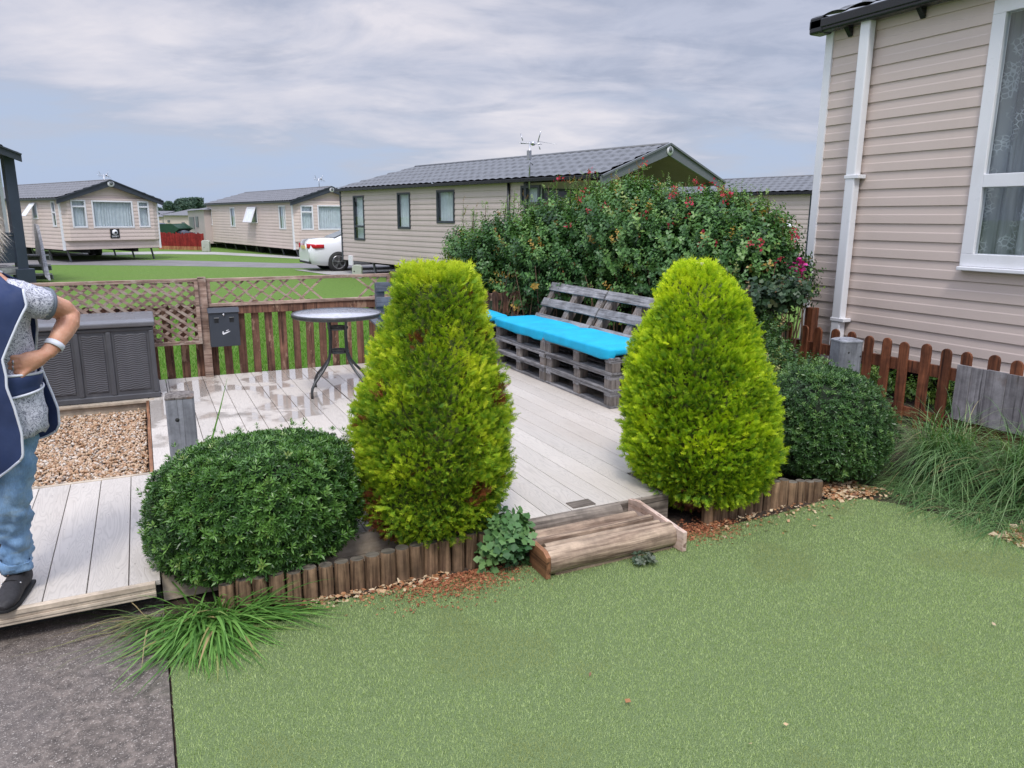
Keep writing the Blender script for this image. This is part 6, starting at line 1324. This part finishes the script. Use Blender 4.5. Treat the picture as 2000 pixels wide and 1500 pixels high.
g.tube([(-.012, .03, .045), (.005, -.06, .04), (.02, -.13, .03)], [(.03, .035), (.036, .028), (.03, .018)], 12, up=(0, 0, 1))
g.tube([(-.105, .18, .20), (-.105, .15, .12), (-.10, .11, .05)], [(.03, .035), (.036, .028), (.03, .018)], 12, up=(0, 1, 0))
body = g.build('body', M['skin'], person, local=True)
rm = body.modifiers.new('r', 'REMESH'); rm.mode = 'VOXEL'; rm.voxel_size = .0042; rm.use_smooth_shade = True; sm_ = body.modifiers.new('s', 'SMOOTH'); sm_.iterations = 3; sm_.factor = .5
# nails, eyes
g = MB()
for (p, d, ln) in fing:
    p = Vector(p); d = Vector(d).normalized(); q = p+d*ln*.93+Vector((-.002, .014, -.006))+Vector((.002, -.006, .001)); g.ball(q, (.0045, .003, .004), 8, 6)
g.build('nails', paint('nails', (.7, .42, .34), .25, .05), person, local=True)
CX = -.006
for s in (-1, 1):
    g = MB(); g.ball((CX+s*.03, -.087, 1.507), (.012, .010, .007), 10, 8); g.build('eye', M['white_pvc'], person, local=True)
    g = MB(); g.ball((CX+s*.03, -.0955, 1.507), (.005, .003, .005), 8, 6); g.build('iris', M['dark_void'], person, local=True)
CX = .03
# printed T-shirt
m, t, b = newmat('printed_cotton'); c = N(t, 'ShaderNodeTexCoord').outputs['Object']
w1 = noisen(t, c, 38, 5, 0.65, 2.5); w2 = noisen(t, c, 75, 4, 0.6, 1.5); e1 = mathn(t, 'ABSOLUTE', mathn(t, 'SUBTRACT', w1, .5)); e2 = mathn(t, 'ABSOLUTE', mathn(t, 'SUBTRACT', w2, .52))
col = ramp(t, e1, [(0.0, (.66, .66, .72)), (.035, (.58, .58, .64)), (.06, (.19, .20, .25)), (.14, (.10, .105, .14)), (.2, (.40, .40, .46))], 'LINEAR'); col = mix(t, ramp(t, e2, [(.012, .8), (.03, 0)]), col, (.62, .62, .68)); L(t, col, b.inputs['Base Color']); b.inputs['Roughness'].default_value = .85; M['print'] = m
M['cuff'] = paint('cuff', (.15, .17, .20), .85, .1); M['navy_cloth'] = paint('navy_cloth', (.022, .04, .115), .75, .25, 5, bs=.15); M['piping'] = paint('piping', (.66, .68, .74), .7, .05)
def wr(v, a=.006, s=14): return v*(1+0)
def cloth_tube(name, R, mat, n=28, wrk=.006, fs=11, parent=person, cap=False, hem=0, th=.003, up=(0, 1, 0), sub=3):
    P = [];
    for a, b_ in zip(R, R[1:]):
        for k in range(sub): u = k/sub; P.append([a[i]*(1-u)+b_[i]*u for i in range(5)])
    P.append(list(R[-1])); g = MB(); g.tube([p[:3] for p in P], [(p[3], p[4]) for p in P], n, cap=cap, up=up)
    V = []
    for i, v in enumerate(g.V):
        c_ = Vector(P[i//n][:3]); v = Vector(v); d = (v-c_); k = noise.fractal(v*fs, 1, 2, 3); e = 1+wrk/max(d.length, .01)*k*2
        v = c_+d*e
        if hem and i//n == 0: v.z += hem*noise.noise(v*22)
        V.append(tuple(v))
    g.V = V; return g.build(name, mat, parent, local=True, solid=th)
cloth_tube('t_shirt', [(CX, .0, .70, .160, .14), (CX, 0, .78, .162, .138), (CX, 0, .88, .158, .128), (CX, 0, .98, .145, .116), (CX, 0, 1.08, .148, .118), (CX, 0, 1.18, .165, .118), (CX, 0, 1.245, .168, .10), (CX, 0, 1.285, .13, .082), (CX, 0, 1.315, .085, .07)], M['print'], 40, .008, hem=.03)
sl = cloth_tube('sleeve', [(.12, -.01, 1.255, .06, .072), (.16, .01, 1.24, .064, .076), (.19, .045, 1.222, .064, .076), (.207, .075, 1.21, .063, .074)], M['print'], 24, .006)
cloth_tube('sleeve_hem', [(.205, .072, 1.211, .064, .075), (.216, .09, 1.204, .0635, .074)], M['cuff'], 24, .004, parent=sl)
sl = cloth_tube('sleeve', [(-.06, -.01, 1.255, .06, .072), (-.11, 0, 1.225, .064, .074), (-.145, -.01, 1.17, .062, .07)], M['print'], 24, .006)
cloth_tube('sleeve_hem', [(-.143, -.01, 1.172, .063, .071), (-.152, -.012, 1.155, .063, .07)], M['cuff'], 24, .004, parent=sl)
# tabard
FE = [(1.345, .185), (1.31, .195), (1.25, .21), (1.218, .215), (1.142, .18), (1.064, .145), (1.02, .128), (.957, .134), (.917, .132), (.83, .146), (.73, .154), (.64, .146), (.59, .112), (.54, .06)]
BE = [(1.345, .10), (1.31, .11), (1.21, .115), (1.11, .11), (1.0, .085), (.91, .108), (.84, .135), (.77, .155), (.70, .15), (.66, .12), (.63, .10)]
def hw(E, z): return float(np.interp(z, [e[0] for e in E][::-1], [e[1] for e in E][::-1]))
def panel(sgn, E, zbot, neck, dep, name, hemc):
    def depth(z): s = max(0, min(1, (1.352-z)/.13)); return dep*(1-(1-s)**2)*(1+.10*math.exp(-((z-.93)/.12)**2))
    def top(u): a = abs(u); return neck+(1.338-neck)*min(1, a/.5)**2 if a < .5 else 1.338-(a-.5)*.12
    def bot(u): return zbot+hemc*abs(u)**3
    def fn(u_, v):
        u = 2*u_-1; z = top(u)*(1-v)+bot(u)*v; w = hw(E, z); x = CX+u*w; k = noise.fractal(Vector((x*7, z*4, sgn*3)), 1, 2, 4)
        rx = .25; y = sgn*(depth(z)*sqrt(max(0, 1-((x-CX)/rx)**2))+.008+.007*k+(.02*max(0, .85-z) if sgn < 0 else .05*max(0, .9-z)*abs(u)))
        if z > 1.30: y = sgn*(.008+.05*(1.36-z)/.06)*(1)+y*.3
        return (x, y, z)
    g = MB(); g.grid(fn, 33, 60); o = g.build(name, M['navy_cloth'], person, local=True, solid=.0035)
    q = [1-k/40 for k in range(41)]
    for path in ([fn(0, v) for v in np.linspace(0, 1, 60)], [fn(1, v) for v in np.linspace(0, 1, 60)], [fn(u, 1) for u in np.linspace(0, 1, 40)], [fn(u, 0) for u in np.linspace(.225, .775, 30)]):
        g = MB(); g.tube([Vector(p)+Vector((0, sgn*.001, 0)) for p in path], (.0047), 8); g.build('piping', M['piping'], o, local=True)
    return o
panel(-1, FE, .535, 1.215, .132, 'tabard_front', .09); panel(1, BE, .63, 1.28, .128, 'tabard_back', .04)
# side tab joining front and back at the hip
g = MB(); tf_ = lambda u, v: (CX+(.163+.004*sin(v*6))*cos(radians(-62+100*u)), .142*sin(radians(-62+100*u)), .955-.035*sin(pi*u)*0-.095*v*(1-.45*u)-.02*u); g.grid(tf_, 16, 6); o = g.build('side_tab', M['navy_cloth'], person, local=True, solid=.003)
for v in (0, 1):
    g = MB(); g.tube([tf_(u, v) for u in np.linspace(0, 1, 16)], .0055, 8); g.build('piping', M['piping'], o, local=True)
# jeans
m, t, b = newmat('denim'); c = N(t, 'ShaderNodeTexCoord').outputs['Object']
n1 = noisen(t, mapping(t, c, (1, 1, .6)), 9, 5, .6); n2 = noisen(t, mapping(t, c, (1, 1, .25)), 260, 3, .6); n3 = noisen(t, mapping(t, c, (.5, .5, 2.2)), 20, 4)
col = ramp(t, n1, [(.3, (.10, .20, .36)), (.55, (.20, .33, .50)), (.72, (.34, .46, .58))]); col = mix(t, ramp(t, n3, [(.52, 0), (.7, .5)]), col, (.22, .27, .26)); col = mix(t, 1.0, col, ramp(t, n2, [(.3, .8), (.7, 1.15)]), 'MULTIPLY'); L(t, col, b.inputs['Base Color']); b.inputs['Roughness'].default_value = .85; M['denim'] = m
ex_r = .013
jl = lambda lg, lo: [(a[0], a[1], a[2], a[3]+ex_r, a[4]+ex_r) for a in lg if a[2] > lo][::-1]
JL = [(-.006, .012, .12, .050, .055)]+[(a[0], a[1], a[2], a[3]+.013, a[4]+.014) for a in legL[:5][::-1]]
JR = [(-.105, .158, .255, .05, .052)]+[(a[0], a[1], a[2], a[3]+.014, a[4]+.014) for a in legR[:4][::-1]]
jo = cloth_tube('jeans', JL, M['denim'], 36, .012, fs=20, sub=8); cloth_tube('jeans', JR, M['denim'], 36, .012, fs=20, sub=8)
cloth_tube('turn_up', [(-.008, .013, .108, .055, .06), (-.006, .012, .138, .056, .061), (-.004, .012, .15, .054, .058)], M['denim'], 26, .010, fs=18, parent=jo)
cloth_tube('waistband', [(CX, 0, .74, .145, .115), (CX, 0, .84, .15, .12), (CX, 0, .9, .146, .114)], M['denim'], 30, .004)
# shoes
M['shoe'] = paint('shoe', (.022, .02, .022), .7, .3, 14, bs=.3); M['sole'] = paint('sole', (.012, .012, .012), .8, .2)
def shoe(P, R, up, T, laces=True):
    g = MB(); g.T = T; g.tube(P, R, 20, up=up); o = g.build('shoe', M['shoe'], person, local=True, weld=True); o.modifiers.new('r', 'REMESH'); o.modifiers['r'].mode = 'VOXEL'; o.modifiers['r'].voxel_size = .004; o.modifiers['r'].use_smooth_shade = True; s2 = o.modifiers.new('s', 'SMOOTH'); s2.iterations = 5
    g = MB(); g.T = T; g.prism([(-.035, .115), (.035, .115), (.044, .03), (.050, -.08), (.046, -.125), (.025, -.15), (-.01, -.155), (-.036, -.135), (-.043, -.09), (-.038, .02)], (0, .0, .001), (1, 0, 0), (0, 1, 0), (0, 0, .016)); g.build('sole', M['sole'], o, local=True, bevel=.004)
    if laces:
        for k in range(3):
            y = -.035-.028*k; z = .092-.016*k; g = MB(); g.T = T; g.tube([(-.034, y+.008, z-.022), (-.014, y-.002, z), (.014, y-.002, z), (.034, y+.008, z-.022)], .0028, 6); g.build('lace', M['shoe'], o, local=True)
            for s in (-1, 1): g = MB(); g.T = T; g.ball((s*.034, y+.008, z-.02), .0042, 8, 6); g.build('eyelet', M['steel'], o, local=True)
SP = [(0, .112, .03), (0, .10, .045), (0, .06, .055), (0, .01, .052), (.002, -.04, .045), (.004, -.09, .036), (.004, -.13, .028), (.002, -.152, .022)]; SR = [(.018, .02), (.033, .042), (.038, .052), (.038, .05), (.042, .043), (.046, .033), (.04, .024), (.02, .013)]
shoe(SP, SR, (0, 0, 1), Matrix.Translation((.004, -.03, .001)) @ Matrix.Rotation(.22, 4, 'Z'))
shoe(SP, SR, (0, 0, 1), Matrix.Translation((-.10, .15, .165)) @ Matrix.Rotation(radians(66), 4, 'X') @ Matrix.Rotation(.1, 4, 'Z'), False)
# wristband and rings
g = MB(); a, b_ = Vector((.247, .062, 1.052)), Vector((.243, .048, 1.038)); P = a-b_; d = P.normalized(); u = Vector((1, 0, 0)); u = (u-d*u.dot(d)).normalized(); w = d.cross(u); c_ = (a+b_)/2
g.grid(lambda q, v: c_+d*(.011*(v*2-1))+(u*.0355*cos(2*pi*q)+w*.033*sin(2*pi*q)), 32, 3, closeu=True); g.build('wristband', M['piping'], person, local=True, solid=.003)
for k in (1, 2):
    p, d, ln = fing[k]; p = Vector(p)+Vector(d).normalized()*.022; d = Vector(d).normalized(); u = Vector((0, 0, 1)); u = (u-d*u.dot(d)).normalized(); w = d.cross(u); g = MB()
    g.grid(lambda q, v: p+d*(.003*cos(2*pi*v))+(u*cos(2*pi*q)+w*sin(2*pi*q))*(.0108+.0015*sin(2*pi*v)), 24, 7, closeu=True); g.ball(p-w*.0115+u*.002, .0035, 8, 6); g.build('finger_ring', M['steel'], person, local=True)
# hair
CX = -.006
m, t, b = newmat('hair'); a_ = N(t, 'ShaderNodeAttribute', attribute_name='tint'); L(t, ramp(t, a_.outputs['Fac'], [(0, (.60, .50, .38)), (.5, (.78, .71, .60)), (1, (.86, .82, .75))]), b.inputs['Base Color']); b.inputs['Roughness'].default_value = .5; M['hair'] = m
g = MB(); g.grid(lambda u, v: (lambda th, ph: (CX+(.088+.006*noise.noise(Vector((ph*3, th*4, 0))))*sin(th)*cos(ph), .022+.108*sin(th)*sin(ph)+(.05 if sin(ph) < 0 else 0)*0, 1.505+.125*cos(th) if th < 1.7 else 1.505+.125*cos(1.7)-.10*(th-1.7)))(pi*.78*v+.01, 2*pi*u), 40, 20, closeu=True)
o = g.build('hair', M['hair'], person, local=True)
cut = []
for f in o.data.polygons:
    c_ = f.center
    if c_.y < -.055 and c_.z < 1.545: cut.append(f.index)
import bmesh
bm = bmesh.new(); bm.from_mesh(o.data); bm.faces.ensure_lookup_table(); bmesh.ops.delete(bm, geom=[bm.faces[i] for i in cut], context='FACES'); bm.to_mesh(o.data); bm.free()
R = np.random.default_rng(4); n = 2600; ph = R.random(n)*2*pi; th = R.random(n)*2.3; base = np.column_stack([CX+.086*np.sin(th)*np.cos(ph), .022+.108*np.sin(th)*np.sin(ph), np.where(th < 1.7, 1.505+.125*np.cos(th), 1.489-.12*(th-1.7))])
ok = ~((base[:, 1] < -.04) & (base[:, 2] < 1.55)); base = base[ok]; n = len(base); rad = base-np.array([CX, .022, 1.5]); rad[:, 2] *= .4; rad /= np.linalg.norm(rad, axis=1, keepdims=True); d = rad*.45+np.array([0, .1, -.85])+R.normal(size=(n, 3))*.35
V, Fa, A = longblades(base, d, .035+.035*R.random(n), np.full(n, .0022), np.full(n, .25), 4, R); V[:, 2] = np.maximum(V[:, 2], 1.3)
q = np_obj('hair_strands', V, Fa, M['hair'], o, A, org=(0, 0, 0))
# packet held in the other hand
pk = empty('snack_packet', person.location+Vector((RT[0]*.14+sin(YAW)*-.285, RT[1]*.14+cos(YAW)*-.285, .80)), -YAW, 'crumpled yellow and white packet held in front of the navy tabard', 'packet')
m, t, b = newmat('packet_film'); c = N(t, 'ShaderNodeTexCoord').outputs['Object']; n1 = noisen(t, mapping(t, c, (1, 1, 2.2)), 13, 3, .5, .4)
L(t, ramp(t, n1, [(.40, (.7, .7, .66)), (.46, (.75, .62, .02)), (.56, (.8, .66, .03)), (.6, (.55, .25, .05)), (.64, (.7, .7, .68))], 'CONSTANT'), b.inputs['Base Color']); b.inputs['Roughness'].default_value = .3; bump(t, noisen(t, c, 40, 3), .6, .006, b)
g = MB(); g.grid(lambda u, v: ((u-.5)*.11*(1-.25*v), -.012*sin(pi*u)*(1)+.004*noise.noise(Vector((u*6, v*6, 1))), .10*v-.02+.01*noise.noise(Vector((u*4, 2, v*3)))), 16, 14); g.grid(lambda u, v: ((u-.5)*.11*(1-.25*v), .014*sin(pi*u)*sin(pi*v)+.002, .10*v-.02+.01*noise.noise(Vector((u*4, 2, v*3)))), 16, 14)
g.build('wrapper', m, pk, local=True)
g = MB(); g.b2((-.035, -.003, .06), (.03, .001, .088)); g.build('torn_flap', M['piping'], pk, local=True)
